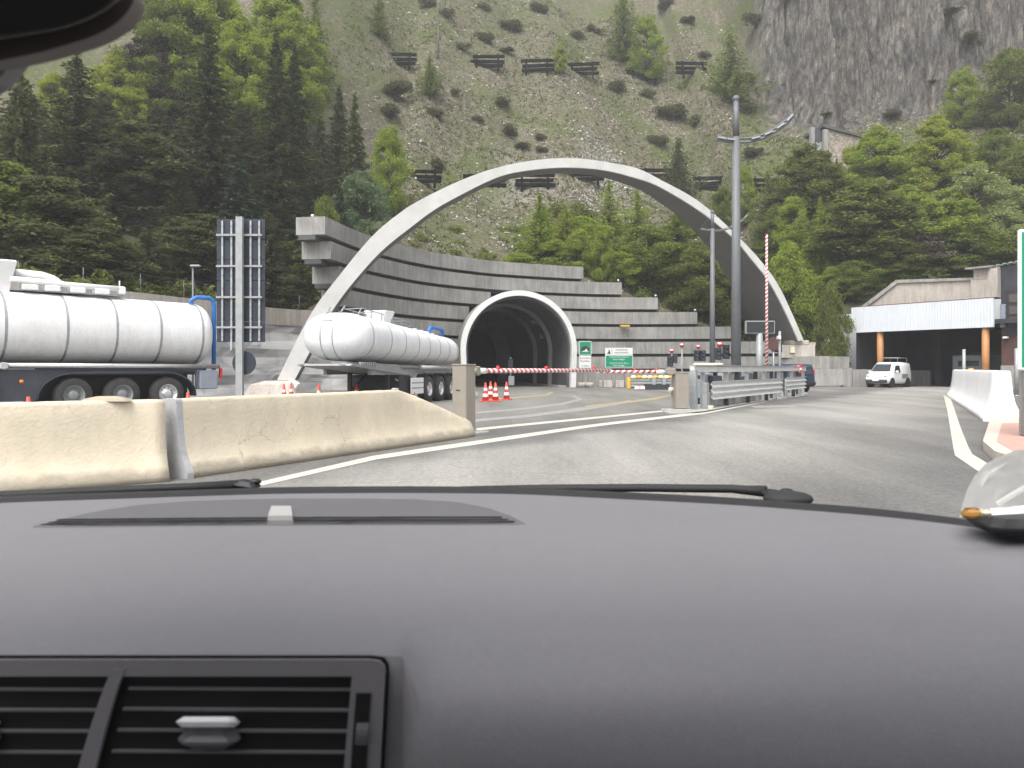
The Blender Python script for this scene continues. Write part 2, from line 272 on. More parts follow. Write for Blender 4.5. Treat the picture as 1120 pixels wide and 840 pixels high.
def wall_fold_mat():
    m = bpy.data.materials.new('sprayed_concrete'); t, N, L = nt(m); b = N['Principled BSDF']; b.inputs['Roughness'].default_value = .95
    tc = N.new('ShaderNodeTexCoord')
    mp = N.new('ShaderNodeMapping'); mp.inputs['Scale'].default_value = (.25, .25, 1.1); L.new(tc.outputs['Object'], mp.inputs[0])
    n = N.new('ShaderNodeTexNoise'); n.inputs['Scale'].default_value = 1.1; n.inputs['Detail'].default_value = 8; n.inputs['Distortion'].default_value = .8; L.new(mp.outputs[0], n.inputs['Vector'])
    r = N.new('ShaderNodeValToRGB'); r.color_ramp.elements[0].position = .36; r.color_ramp.elements[1].position = .6
    r.color_ramp.elements[0].color = (.24, .24, .242, 1); r.color_ramp.elements[1].color = (.46, .455, .445, 1); L.new(n.outputs['Fac'], r.inputs[0]); L.new(r.outputs[0], b.inputs['Base Color'])
    bp = N.new('ShaderNodeBump'); bp.inputs['Strength'].default_value = .5; bp.inputs['Distance'].default_value = .3; L.new(n.outputs['Fac'], bp.inputs['Height']); L.new(bp.outputs[0], b.inputs['Normal'])
    return m
M['shot'] = wall_fold_mat()

LEAF = {
 'spruce': leaf_mat('spruce_needles', (.058, .074, .032), (.135, .152, .062), .4),
 'spruce_blue': leaf_mat('blue_spruce_needles', (.045, .07, .042), (.085, .12, .07), .3),
 'pine': leaf_mat('pine_needles', (.075, .092, .036), (.165, .18, .072), .4),
 'olive': leaf_mat('olive_needles', (.115, .145, .036), (.235, .265, .075), .48),
 'mid': leaf_mat('mid_green_leaves', (.12, .16, .034), (.24, .29, .072), .48),
 'fresh': leaf_mat('fresh_green_leaves', (.20, .27, .04), (.36, .43, .085), .5),
 'pale': leaf_mat('pale_green_leaves', (.21, .26, .09), (.35, .40, .17), .45),
 'yellow': leaf_mat('yellow_green_leaves', (.24, .28, .045), (.39, .43, .085), .5),
 'blue': leaf_mat('bluish_green_leaves', (.11, .165, .085), (.20, .265, .13), .4),
 'brown': leaf_mat('bare_brown_twigs', (.08, .065, .05), (.18, .15, .12), .1),
 'shrub': leaf_mat('juniper_scrub', (.07, .074, .036), (.17, .165, .08), .4),
 'grass': leaf_mat('slope_grass', (.06, .08, .022), (.18, .20, .065), .3),
 'dry': leaf_mat('dry_grass', (.12, .108, .06), (.25, .22, .14), .25),
}

# ------------------------------------------------------------------ mesh helpers
class MB:
    def __init__(s): s.v = []; s.f = []; s.m = []; s.sm = []
    def add(s, vs, fs, mi=0, smooth=False):
        b = len(s.v); s.v += [tuple(v) for v in vs]
        for f in fs: s.f.append([b+i for i in f]); s.m.append(mi); s.sm.append(smooth)
        return s
    def box(s, c, d, R=None, mi=0, bev=0.0):
        hx, hy, hz = d[0]/2, d[1]/2, d[2]/2
        if bev > 0:
            e = min(bev, hx*.9, hy*.9, hz*.9); vs = []; 
            rings = []
            for z, k in ((-hz, e), (-hz+e, 0), (hz-e, 0), (hz, e)):
                x, y = hx-k, hy-k; c2 = e
                pts = [(x-c2, -y), (x, -y+c2), (x, y-c2), (x-c2, y), (-x+c2, y), (-x, y-c2), (-x, -y+c2), (-x+c2, -y)]
                rings.append([Vector((a, b, z)) for a, b in pts])
            if R is not None: rings = [[R @ p for p in r] for r in rings]
            cc = Vector(c); return s.loft([[p+cc for p in r] for r in rings], True, True, mi)
        vs = [Vector((x*hx, y*hy, z*hz)) for z in (-1, 1) for y in (-1, 1) for x in (-1, 1)]
        if R is not None: vs = [R @ v for v in vs]
        c = Vector(c); vs = [v+c for v in vs]
        return s.add(vs, [(0, 2, 3, 1), (4, 5, 7, 6), (0, 1, 5, 4), (2, 6, 7, 3), (0, 4, 6, 2), (1, 3, 7, 5)], mi)
    def loft(s, rings, closed=True, caps=True, mi=0, smooth=False):
        n = len(rings[0]); vs = [p for r in rings for p in r]; fs = []
        for k in range(len(rings)-1):
            for i in range(n if closed else n-1):
                j = (i+1) % n; fs.append((k*n+i, k*n+j, (k+1)*n+j, (k+1)*n+i))
        s.add(vs, fs, mi, smooth)
        if caps and closed:
            b = len(s.v)-len(vs); s.f.append([b+i for i in range(n)][::-1]); s.m.append(mi); s.sm.append(False)
            s.f.append([b+(len(rings)-1)*n+i for i in range(n)]); s.m.append(mi); s.sm.append(False)
        return s
    def cyl(s, a, b, r0, r1=None, n=12, mi=0, caps=True, smooth=True):
        a, b = Vector(a), Vector(b); r1 = r0 if r1 is None else r1; d = (b-a).normalized()
        u = d.orthogonal().normalized(); w = d.cross(u)
        R = [[p+(u*math.cos(2*math.pi*i/n)+w*math.sin(2*math.pi*i/n))*r for i in range(n)] for p, r in ((a, r0), (b, r1))]
        return s.loft(R, True, caps, mi, smooth)
    def tube(s, pts, r, n=8, mi=0, caps=True):
        pts = [Vector(p) for p in pts]; rr = r if isinstance(r, (list, tuple)) else [r]*len(pts); rings = []; u = None
        for k, p in enumerate(pts):
            d = (pts[min(k+1, len(pts)-1)]-pts[max(k-1, 0)]).normalized()
            u = d.orthogonal().normalized() if u is None else (u-d*u.dot(d)).normalized()
            w = d.cross(u); rings.append([p+(u*math.cos(2*math.pi*i/n)+w*math.sin(2*math.pi*i/n))*rr[k] for i in range(n)])
        return s.loft(rings, True, caps, mi, True)
    def sphere(s, c, r, n=12, mi=0, sc=(1, 1, 1)):
        c = Vector(c); rings = []
        for k in range(1, n//2):
            a = math.pi*k/(n//2); rings.append([c+Vector((math.sin(a)*math.cos(2*math.pi*i/n)*r*sc[0], math.sin(a)*math.sin(2*math.pi*i/n)*r*sc[1], math.cos(a)*r*sc[2])) for i in range(n)])
        return s.loft(rings, True, True, mi, True)
    def prism(s, poly, vec, mi=0):
        """poly: list of 3D points (planar), extruded by vec"""
        vec = Vector(vec); a = [Vector(p) for p in poly]; return s.loft([a, [p+vec for p in a]], True, True, mi)
    def build(s, name, mats, parent=None, loc=None):
        me = bpy.data.meshes.new(name); me.from_pydata(s.v, [], s.f)
        mats = mats if isinstance(mats, (list, tuple)) else [mats]
        for m in mats: me.materials.append(M[m] if isinstance(m, str) else m)
        me.polygons.foreach_set('material_index', s.m); me.polygons.foreach_set('use_smooth', s.sm)
        import bmesh
        bm = bmesh.new(); bm.from_mesh(me); bmesh.ops.recalc_face_normals(bm, faces=bm.faces); bm.to_mesh(me); bm.free()
        o = bpy.data.objects.new(name, me); COL.objects.link(o)
        if parent is not None: o.parent = parent
        if loc is not None: o.location = loc
        return o
def recentre(o):
    """move a top-level mesh's origin to its base"""
    vs = [v.co for v in o.data.vertices]; c = Vector((sum(v.x for v in vs)/len(vs), sum(v.y for v in vs)/len(vs), min(v.z for v in vs)))
    o.data.transform(Matrix.Translation(-c)); o.location = o.location+c; return o
def tag(o, label=None, cat=None, group=None, kind=None):
    if label: o['label'] = label
    if cat: o['category'] = cat
    if group: o['group'] = group
    if kind: o['kind'] = kind
    return o
def thing(name, label, cat, loc=(0, 0, 0), rz=0.0, group=None):
    o = bpy.data.objects.new(name, None); o.empty_display_size = .3; COL.objects.link(o); o.location = loc; o.rotation_euler = (0, 0, rz)
    return tag(o, label, cat, group)
def copy_tree(o, parent=None):
    c = o.copy(); COL.objects.link(c); c.parent = parent
    for ch in list(o.children): copy_tree(ch, c)
    return c
def text_mesh(name, body, size, material, parent, M4, align='CENTER', width=None):
    cu = bpy.data.curves.new(name, 'FONT'); cu.body = body; cu.size = size; cu.align_x = align; cu.align_y = 'CENTER'; cu.extrude = .004; cu.resolution_u = 3
    ob = bpy.data.objects.new(name, cu); COL.objects.link(ob); bpy.context.view_layer.update()
    dg = bpy.context.evaluated_depsgraph_get(); me = bpy.data.meshes.new_from_object(ob.evaluated_get(dg))
    bpy.data.objects.remove(ob); me.transform(M4); me.materials.clear(); me.materials.append(M[material])
    o = bpy.data.objects.new(name, me); COL.objects.link(o); o.parent = parent; return o
# ------------------------------------------------------------------ terrain
TC = [(-9.96, 43.5), (-8.8, 49.5), (-6.2, 56), (-2.7, 60.5), (.56, 63), (6, 65.5), (11.7, 66), (17.9, 65), (21, 64.2), (24.2, 62.6), (25.6, 61.5)]  # front line of the terraces (X, Y)
WL = [(-60, 22), (-40, 26), (-24, 31), (-18.8, 36.2), (-16.4, 43), (-14.6, 49.3), (-12.6, 52.2), (-10.8, 52.9), (-8.9, 53.0)]   # old retaining wall
def Yb(x):
    return interp(x, [(-200, 24), (-60, 23), (-40, 27.2), (-24, 32.4), (-18.8, 37.4), (-14.6, 50.2), (-12.6, 53.1), (-9.9, 53.9), (-8.2, 54.7), (-6.2, 58.6), (-2.7, 62.8), (.56, 65.2), (6, 67.6), (11.7, 68), (17.9, 67), (21, 66.4), (25.6, 67.2), (28.2, 67.4), (35.2, 57), (40, 48), (60, 42), (250, 40)])
def Y0(x): return interp(x, [(-200, 40), (-24, 44), (-14, 56), (-8, 62), (0, 67), (12, 69), (25, 68), (34, 67), (60, 62), (250, 40)])
def zb(x): return interp(x, [(-200, 6), (-24, 4.6), (-14, 4.7), (-12.5, 5.4), (-10, 8.4), (5.5, 8.9), (8, 8.0), (11.7, 6.6), (17.9, 4.1), (21, 2.6), (25, 2.2), (26.6, 6.2), (32, 6.8), (60, 7), (250, 12)])
def cliff_parts(x, y):
    hc = 30*sstep((x-33)/9.0)*(1-sstep((x-85)/25))
    rid = noise.noise(Vector((x*.55, y*.02, 1.3)))*2.8+noise.noise(Vector((x*1.5, y*.03, 4.1)))*1.5+noise.noise(Vector((x*.16, 0, 9)))*4.0+noise.noise(Vector((x*2.4, y*.25, 3)))*.9+noise.noise(Vector((x*.7, y*.5, 13)))*1.6+1.7*(noise.cell(Vector((x*.42, 3, 1)))-.5)+.9*(noise.cell(Vector((x*1.1, 8, 1)))-.5)
    yc = interp(x, [(29, 122), (34, 114), (40, 109.5), (60, 108), (85, 112)])+rid
    return hc, sstep((y-yc)/(7.0+2*noise.noise(Vector((x*.8, 7, 2))))), yc
def H0(x, y):
    t = max(0.0, y-Y0(x)); t1 = 30+12*sstep((x-22)/14)
    h = .60*min(t, t1)+(1.0*(min(t, t1+60)-t1) if t > t1 else 0)+(.75*(t-t1-60) if t > t1+60 else 0)
    h = h-1.5*min(1.0, t/6)*(1-min(1, t/14)) if False else h
    z = zb(x)+.06*(y-Yb(x))*(1 if y < Y0(x) else 0)+.06*max(0, Y0(x)-Yb(x))*(1 if y >= Y0(x) else 0)+h
    if x > 48: z += .22*(x-48)*sstep((y-74)/18)
    if x < -40: z += .25*(-40-x)*sstep((y-40)/25)
    hc, k, _ = cliff_parts(x, y); k = max(0, min(1, k+(.045*math.sin(k*24+6*noise.cell(Vector((x*.35, 0, 5))))+.05*(noise.cell(Vector((x*.55+.3*y, y*.45, 2)))-.5))*4*k*(1-k))) if hc > .5 else k
    z += hc*k
    a = min(1.0, t/12)
    return z, a, k*hc
def H(x, y):
    z, a, _ = H0(x, y)
    z += a*(1.5*noise.fractal(Vector((x*.07, y*.07, 3)), 1.0, 2.1, 5)+.45*noise.noise(Vector((x*.45, y*.45, 8))))
    return z
def HP(px, py):
    """point where the sight line through a pixel meets the slope"""
    Y = 66.0
    while Y < 240:
        p = P(px, py, Y)
        if Y > Yb(p.x) and H(p.x, Y) >= p.z:
            break
        Y += .4
    x = (px-CX)/F*Y; return Vector((x, Y, H(x, Y)))
TUN_M = Vector((.55, 58.0)); TUN_A = Vector((-.215, .977)).normalized(); TUN_R = Vector((TUN_A.y, -TUN_A.x)); TUN_ZC = 2.66
def build_hill():
    xs = np.concatenate([np.arange(-190, -40, 4.0), np.arange(-40, 24, .9), np.arange(24, 64, .34), np.arange(64, 72, .6), np.arange(72, 110, 1.5), np.arange(110, 240, 5)])
    ys = [0, .25, 1, 2, 3, 4.2]+list(np.arange(5.5, 34, 1.1))+list(np.arange(34, 60, .42))+[60.5, 61.2]+list(np.arange(62, 90, 1.4))+list(np.arange(90, 260, 6))
    V = []; sc = []; rk = []
    for x in xs:
        b = Yb(x)
        lat = (Vector((x, b))-TUN_M).dot(TUN_R)
        V.append((x, b, zb(x)-.5 if x > 25.5 else (TUN_ZC+math.sqrt(4.05**2-lat*lat) if abs(lat) < 4.05 else -1.0))); sc.append(0); rk.append(0)
        for t in ys:
            y = b+t; z = H(x, y); _, a, ck = H0(x, y)
            hc, k, yc = cliff_parts(x, y)
            r = min(1.0, hc/14)*max(0, 1-abs((y-yc-4.2)/7.5)**3)
            if x > 36 and y > yc+10: r = max(r, .55*sstep(noise.noise(Vector((x*.12, y*.12, 5)))*2+.4)*min(1, hc/20))
            if hc > 1: r = max(r, min(1, r*1.3))
            g = H(x+.6, y)-H(x-.6, y)
            r = max(0, min(1, r*1.25+.25*noise.noise(Vector((x*.25, y*.25, 2)))*(1 if r > .02 else 0)))
            # the pale scree tongue below the second fence gap
            ax = 8.2+(y-80)*.14; w = 3.2+2.6*noise.noise(Vector((x*.12, y*.1, 1)))
            s = max(0, 1-((x-ax)/w)**2)*sstep((y-78)/5)*(1-sstep((y-97)/8))
            s = max(s, .8*max(0, 1-((x-1.5)/4.5)**2)*sstep((y-80)/4)*(1-sstep((y-93)/4)))
            s *= .55+.8*noise.noise(Vector((x*.4, y*.4, 11)))
            V.append((x, y, z)); sc.append(max(0, min(1, s*1.5))); rk.append(r)
    n = len(ys)+1; Fc = []
    for i in range(len(xs)-1):
        for j in range(n-1): Fc.append((i*n+j, (i+1)*n+j, (i+1)*n+j+1, i*n+j+1))
    me = bpy.data.meshes.new('hillside'); me.from_pydata(V, [], Fc); me.materials.append(M['hill'])
    for nm, arr in (('scree', sc), ('rock', rk)):
        at = me.attributes.new(nm, 'FLOAT', 'POINT'); at.data.foreach_set('value', arr)
    me.polygons.foreach_set('use_smooth', [True]*len(me.polygons))
    o = bpy.data.objects.new('hillside', me); COL.objects.link(o); return tag(o, kind='structure')
build_hill()
g = MB(); g.add([(-700, -700, 0), (700, -700, 0), (700, 700, 0), (-700, 700, 0)], [(0, 1, 2, 3)])
tag(g.build('road', 'road'), kind='structure')

# ------------------------------------------------------------------ painted markings (4 mm sheets)
def sheet(name, pts, m, z=.004, kind='structure'):
    b = MB(); b.add([(p[0], p[1], z) for p in pts], [tuple(range(len(pts)))]); return tag(b.build(name, m), kind=kind)
def strip(name, up, lo, m, z=.004):
    """band between two pixel polylines on the ground"""
    def rs(pl, n=26):
        P0 = [G(*p) for p in pl]; L_ = [0]
        for a, b2 in zip(P0, P0[1:]): L_.append(L_[-1]+(b2-a).length)
        out = []
        for k in range(n):
            d = L_[-1]*k/(n-1); i = max(0, min(len(P0)-2, sum(1 for q in L_[1:] if q < d))); t = (d-L_[i])/max(1e-6, L_[i+1]-L_[i]); out.append(P0[i].lerp(P0[i+1], t))
        return out
    a, c = rs(up), rs(lo); b = MB(); n = len(a)
    b.add([(p.x, p.y, z) for p in a]+[(p.x, p.y, z) for p in c], [(i, i+1, n+i+1, n+i) for i in range(n-1)]); return tag(b.build(name, m), kind='structure')
strip('road_marking', [(281, 528), (411, 498), (560, 476.6), (651, 463.7), (772, 450.2), (848, 436), (879, 431)], [(285.7, 531.6), (411, 502.8), (560, 480.6), (651, 466.5), (772, 452.6), (848, 437.7), (880, 432.6)], 'line')
strip('road_marking', [(521, 468.6), (560, 464.6), (640, 457.1), (706, 450.8), (735, 448)], [(521, 471.3), (560, 467), (640, 459.2), (706, 452.4), (735, 449.4)], 'line')
strip('road_marking', [(1032, 432.4), (1036, 448), (1044, 498), (1080.5, 523)], [(1038.6, 432), (1050, 466), (1062, 496), (1103, 521)], 'line')
strip('road_marking', [(1014, 429.6), (1036, 430.6)], [(1014, 431), (1034, 432.6)], 'line_faint')
strip('road_marking', [(505, 461), (521, 458.5), (575, 454), (640, 445), (690, 437.5)], [(505, 463.5), (521, 461.5), (575, 457), (640, 449), (690, 440.5)], 'line_faint', .006)
strip('road_marking', [(521, 450.5), (570, 446.5), (612, 441), (632, 436.6), (625, 433)], [(521, 452.5), (570, 448.3), (616, 443), (638, 437), (628, 432.4)], 'line_faint', .004)
strip('road_marking', [(528, 436.6), (560, 434.6), (596, 431.6), (600, 429)], [(528, 438.2), (560, 436.2), (600, 432.6), (606, 429)], 'line_y', .005)
strip('road_marking', [(640, 444), (690, 438.6), (715, 435), (731, 432.4)], [(640, 446), (692, 440.6), (718, 437.4), (736, 432.8)], 'line_y', .008)
strip('road_marking', [(820, 444.2), (868, 443.2)], [(826, 446), (872, 445)], 'line_faint', .005)

# ------------------------------------------------------------------ terraces: curved cast beams, one above the other
def resample(pl, step=.5):
    out = [Vector(pl[0])]
    # Catmull-Rom through the control points
    pts = [Vector(p) for p in pl]
    for i in range(len(pts)-1):
        p0 = pts[max(0, i-1)]; p1 = pts[i]; p2 = pts[i+1]; p3 = pts[min(len(pts)-1, i+2)]; n = max(2, int((p2-p1).length/step))
        for k in range(1, n+1):
            t = k/n; out.append(.5*((2*p1)+(p2-p0)*t+(2*p0-5*p1+4*p2-p3)*t*t+(-p0+3*p1-3*p2+p3)*t**3))
    return out
TS = resample(TC, .35)
def nrm(i):
    d = (TS[min(i+1, len(TS)-1)]-TS[max(0, i-1)]).normalized(); return Vector((-d.y, d.x))   # away from the forecourt
TUN_M = Vector((.55, 58.0)); TUN_A = Vector((-.215, .977)).normalized(); TUN_R = Vector((TUN_A.y, -TUN_A.x))
TUN_RO = 4.2; TUN_ZC = 2.66
def tun_half(z):
    return TUN_RO if z <= TUN_ZC else math.sqrt(max(0, TUN_RO**2-(z-TUN_ZC)**2))
layers = [(354, 642), (360.6, 681), (370, 721), (380, 764), (388, 808.6), (396, 855), (404, 908), (412, 932)]
LAB = ['topmost concrete terrace beam below the stony slope, the shortest', 'second concrete terrace beam from the top, curving over the tunnel mouth', 'third terrace beam from the top, cut by the crown of the tunnel',
       'fourth terrace beam from the top, ending near the slimmer lamp post', 'fifth terrace beam down, ending just past the taller lamp post', 'sixth terrace beam down, ending behind the message board', 'seventh terrace beam down, carrying the arch footing block', 'lowest terrace beam, standing on the forecourt ground']
def pxs(p): return CX+F*p.x/p.y
for k, (pl, pr) in enumerate(layers):
    zt = 9.43-1.19*k; zbm = zt-.95 if k < 7 else 0.0
    if k == 7: zt = 9.43-1.19*7+.02
    idx = [i for i in range(len(TS)) if pl <= pxs(TS[i]) <= pr]
    runs = []; cur = []
    for i in idx:
        q = TS[i]-TUN_M; lat = q.dot(TUN_R)
        hi = 3.64 if zbm <= TUN_ZC else math.sqrt(max(0, 3.64**2-(zbm-TUN_ZC)**2))
        inside = abs(lat) < hi+.1 and zbm < TUN_ZC+3.64
        if inside:
            if cur: runs.append(cur)
            cur = []
        else: cur.append(i)
    if cur: runs.append(cur)
    root = thing('terrace_beam', LAB[k], 'retaining wall', (TS[idx[0]].x, TS[idx[0]].y, zbm), 0, 'curved concrete terraces round the tunnel'); O3 = Vector(root.location)
    off = .0 if k < 7 else .12
    for run in runs:
        if len(run) < 2: continue
        b = MB(); rings = []
        for i in run:
            p = TS[i]; n = nrm(i); dpt = 1.65
            a = p+n*off; c = p+n*dpt
            rings.append([Vector((a.x, a.y, zbm))-O3, Vector((c.x, c.y, zbm))-O3, Vector((c.x, c.y, zt))-O3, Vector((a.x, a.y, zt))-O3])
        b.loft(rings, True, True); b.build('beam', 'conc', root)
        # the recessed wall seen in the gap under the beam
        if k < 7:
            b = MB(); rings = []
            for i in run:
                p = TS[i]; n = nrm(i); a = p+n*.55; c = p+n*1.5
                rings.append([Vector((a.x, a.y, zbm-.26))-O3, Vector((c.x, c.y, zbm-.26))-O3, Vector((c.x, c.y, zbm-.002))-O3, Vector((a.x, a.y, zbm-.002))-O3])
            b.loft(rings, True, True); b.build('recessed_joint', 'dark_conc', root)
# small floodlights on the beam ends
for (px, py, Y, lab) in ((342, 231, 44.5, 'small white floodlight on the topmost beam end by the spruces'), (676, 305, 66, 'small white floodlight on the end of the second beam'), (717, 322, 66.3, 'small white floodlight on the end of the third beam'), (760, 339, 66, 'small white floodlight on the end of the fourth beam')):
    z = 9.43-1.19*{342: 0, 676: 1, 717: 2, 760: 3}[px]; p = P(px, py, Y)
    t = thing('floodlight', lab, 'floodlight', (p.x, Y, z), 0, 'floodlights on the terrace ends')
    b = MB(); b.cyl((0, 0, 0), (0, 0, .12), .025, n=6); b.build('bracket', 'zinc_pale', t)
    b = MB(); b.box((0, -.05, .18), (.16, .12, .13), bev=.03); b.build('lamp_head', 'white', t)
b = MB(); p = P(712, 383, 64.5)
tag(recentre(MB().box((P(683.5, 356, 65.6).x, 65.6, P(683, 356.6, 65.6).z), (.75, .5, .14), bev=.02).build('marker_block', 'yellow')), 'small yellow block lodged in the gap between two terrace beams', 'block')

# ------------------------------------------------------------------ the big arch
top = [(303, 416), (322, 377), (343, 338), (369, 304), (406, 259), (437, 233), (458, 219.5), (503, 197.5), (546, 182.5), (588.6, 174.6), (631, 173), (674, 179), (700, 185), (723, 197), (766, 221), (808.6, 260), (832, 285), (851, 311), (866, 342), (879, 372)]
bot = [(322, 416), (343, 377), (365, 337), (395, 298.5), (421, 271), (447.5, 250), (474, 230), (503, 213.6), (545.7, 193), (580, 186), (618.6, 183), (661, 186), (700, 196), (723, 205), (766, 231), (803, 261), (822, 283.5), (841, 307.5), (858, 339), (873.5, 373)]
A0 = Vector((-11.4, 41.0)); A1 = Vector((22.4, 63.6)); AD = A1-A0
def on_arch(px, py):
    k = (px-CX)/F; u = (k*A0.y-A0.x)/(AD.x-k*AD.y); q = A0+AD*u; return P(px, py, q.y)
def smooth_pts(pl, n):
    pts = [on_arch(*p) for p in pl]; L_ = [0]
    for a, c in zip(pts, pts[1:]): L_.append(L_[-1]+(c-a).length)
    dense = []
    for i in range(len(pts)-1):
        p0 = pts[max(0, i-1)]; p1 = pts[i]; p2 = pts[i+1]; p3 = pts[min(len(pts)-1, i+2)]
        for k in range(12):
            t = k/12; dense.append(.5*((2*p1)+(p2-p0)*t+(2*p0-5*p1+4*p2-p3)*t*t+(-p0+3*p1-3*p2+p3)*t**3))
    dense.append(pts[-1])
    for _ in range(10): dense = [dense[0]]+[(dense[i-1]+dense[i]*2+dense[i+1])/4 for i in range(1, len(dense)-1)]+[dense[-1]]
    L_ = [0]
    for a, c in zip(dense, dense[1:]): L_.append(L_[-1]+(c-a).length)
    out = []; j = 0
    for k in range(n):
        d = L_[-1]*k/(n-1)
        while j < len(dense)-2 and L_[j+1] < d: j += 1
        t = (d-L_[j])/max(1e-6, L_[j+1]-L_[j]); out.append(dense[j].lerp(dense[j+1], t))
    return out
NA = 90; ot = smooth_pts(top, NA); it = smooth_pts(bot, NA)
root = thing('concrete_arch', 'big pale parabolic concrete arch spanning the tunnel entrance', 'arch', (A0.x, A0.y, 0)); O3 = Vector(root.location)
DV = Vector((-.20, .98, 0)).normalized(); face = []; sof = []
bf = MB(); bs = MB(); bt = MB(); rf = []; rs_ = []
for i in range(NA):
    u = i/(NA-1); s = abs(u-.5)*2; dep = 1.6+.2*s+4.3*s**1.6*(1 if u > .5 else .35)*1.45
    o_, n_ = ot[i]-O3, it[i]-O3; mid = .18
    rf.append([o_, n_, n_+DV*mid, o_+DV*mid]); rs_.append([o_+DV*mid, n_+DV*mid, n_+DV*dep, o_+DV*dep])
bf.loft(rf, True, True, smooth=False); bs.loft(rs_, True, True)
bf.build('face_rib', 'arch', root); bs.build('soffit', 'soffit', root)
# feet
q = on_arch(311, 416); t = thing('arch_footing', 'cream concrete footing under the near foot of the arch', 'footing', (q.x-.2, q.y, 0))
b = MB(); z = q.z
b.loft([[Vector((x*w+ox, y*w2, zz)) for x, y in ((-1, -1), (1, -1), (1, 1), (-1, 1))] for zz, w, w2, ox in ((0, 1.35, 1.0, -.3), (z*.75, 1.0, .85, -.2), (z-.02, .65, .7, .05))], True, True); b.build('plinth', 'conc_light', t)
b = MB(); b.box((.75, -.3, z*.75), (.5, .5, .35), Matrix.Rotation(.5, 3, 'Y'), bev=.04); b.build('hinge_block', 'white_barrier', t)
q = on_arch(876, 372); t = thing('arch_footing', 'stepped concrete block under the far foot of the arch', 'footing', (q.x, q.y+.9, q.z-1.35))
b = MB(); b.box((-.1, .6, .5), (2.6, 2.4, 1.0)); b.box((.05, .3, 1.18), (1.5, 1.6, .34), bev=.05); b.box((1.2, .5, 1.1), (.5, 1.2, .2)); b.build('footing_block', 'conc_light', t)
b = MB(); b.box((-.6, -.72, .6), (.35, .2, .5), bev=.03); b.build('junction_box', 'cream', t)

# ------------------------------------------------------------------ tunnel
root = thing('tunnel_portal', 'dark tunnel mouth with a white rim and ribbed vault', 'tunnel', (TUN_M.x, TUN_M.y, 0), math.atan2(TUN_A.y, TUN_A.x)-math.pi/2)
def hoop(r, n=40, leg=0.0):
    """right foot -> crown -> left foot in the portal's own x/z plane"""
    pts = [Vector((r-.02*r, 0, 0))]
    for k in range(n+1):
        a = math.pi*k/n; pts.append(Vector((r*math.cos(a), 0, TUN_ZC+r*math.sin(a))))
    pts.append(Vector((-r+.02*r, 0, 0))); return pts
def ring_part(name, r0, r1, y0, y1, m):
    a = hoop(r0); c = hoop(r1); b = MB(); n = len(a); rings = []
    for p, q in zip(a, c): rings.append([p+Vector((0, y0, 0)), q+Vector((0, y0, 0)), q+Vector((0, y1, 0)), p+Vector((0, y1, 0))])
    b.loft(rings, True, True, smooth=False); return b.build(name, m, root)
ring_part('rim', TUN_RO, TUN_RO-.37, 0, .35, 'rim')
ring_part('outer_shell', TUN_RO-.06, TUN_RO-.42, .352, 9.0, 'conc')
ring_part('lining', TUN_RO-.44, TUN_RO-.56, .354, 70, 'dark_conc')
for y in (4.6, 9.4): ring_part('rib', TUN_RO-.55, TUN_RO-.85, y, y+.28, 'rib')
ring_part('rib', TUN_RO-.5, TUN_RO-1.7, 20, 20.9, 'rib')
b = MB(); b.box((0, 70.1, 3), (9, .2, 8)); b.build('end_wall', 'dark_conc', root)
b = MB(); b.box((-3.35, 35, .06), (.6, 69, .12)); b.box((3.35, 35, .06), (.6, 69, .12)); b.build('side_kerb', 'gravelly', root)
t = thing('traffic_signal', 'grey signal cabinet on a post just inside the tunnel mouth', 'signal', (G(560, 424).x-.1, 60.5, 0))
b = MB(); b.cyl((0, 0, 0), (0, 0, 2.2), .05, n=8); b.build('post', 'steel', t); b = MB(); b.box((0, 0, 1.6), (.35, .25, .9), bev=.03); b.build('signal_box', 'sign_back', t); b = MB(); b.box((.05, -.02, .45), (.45, .35, .7), bev=.03); b.build('cabinet', 'steel', t)

# ------------------------------------------------------------------ old retaining wall with wire fence
WS = resample(WL, 1.0)
root = thing('retaining_wall', 'rough grey retaining wall behind the tankers with a pale parapet', 'retaining wall', (-14.6, 49.3, 0)); O3 = Vector(root.location)
def wn(i):
    d = (WS[min(i+1, len(WS)-1)]-WS[max(0, i-1)]).normalized(); return Vector((-d.y, d.x))
ztop = [lerp(4.6, 5.05, i/len(WS)) for i in range(len(WS))]
b = MB(); rings = []; nz = 9
for i, p in enumerate(WS):
    n = wn(i); ring = []
    for k in range(nz):
        f = k/(nz-1); z = f*(ztop[i]-1.0); q = p-n*(1.5*(1-f)+.25*noise.noise(Vector((p.x*.4, p.y*.4, z*.9)))+.35*noise.noise(Vector((p.x*.15, p.y*.15, z*1.3+4))))
        ring.append(Vector((q.x, q.y, z))-O3)
    q = p+n*.9; ring += [Vector((q.x, q.y, ztop[i]-1.0))-O3, Vector((q.x, q.y, 0))-O3]; rings.append(ring)
b.loft(rings, True, True, smooth=False); b.build('sprayed_face', 'shot', root)
b = MB(); rings = []
for i, p in enumerate(WS):
    n = wn(i); a = p-n*.12; c = p+n*.4
    rings.append([Vector((a.x, a.y, ztop[i]-1.0))-O3, Vector((a.x, a.y, ztop[i]))-O3, Vector((c.x, c.y, ztop[i]))-O3, Vector((c.x, c.y, ztop[i]-.998))-O3])
b.loft(rings, True, True); b.build('parapet', 'conc_light', root)
fr = thing('wire_fence', 'thin steel wire fence along the top of the old retaining wall', 'fence', (-14.6, 49.3, 4.9)); O3 = Vector(fr.location)
prev = None; wpts = [[], []]
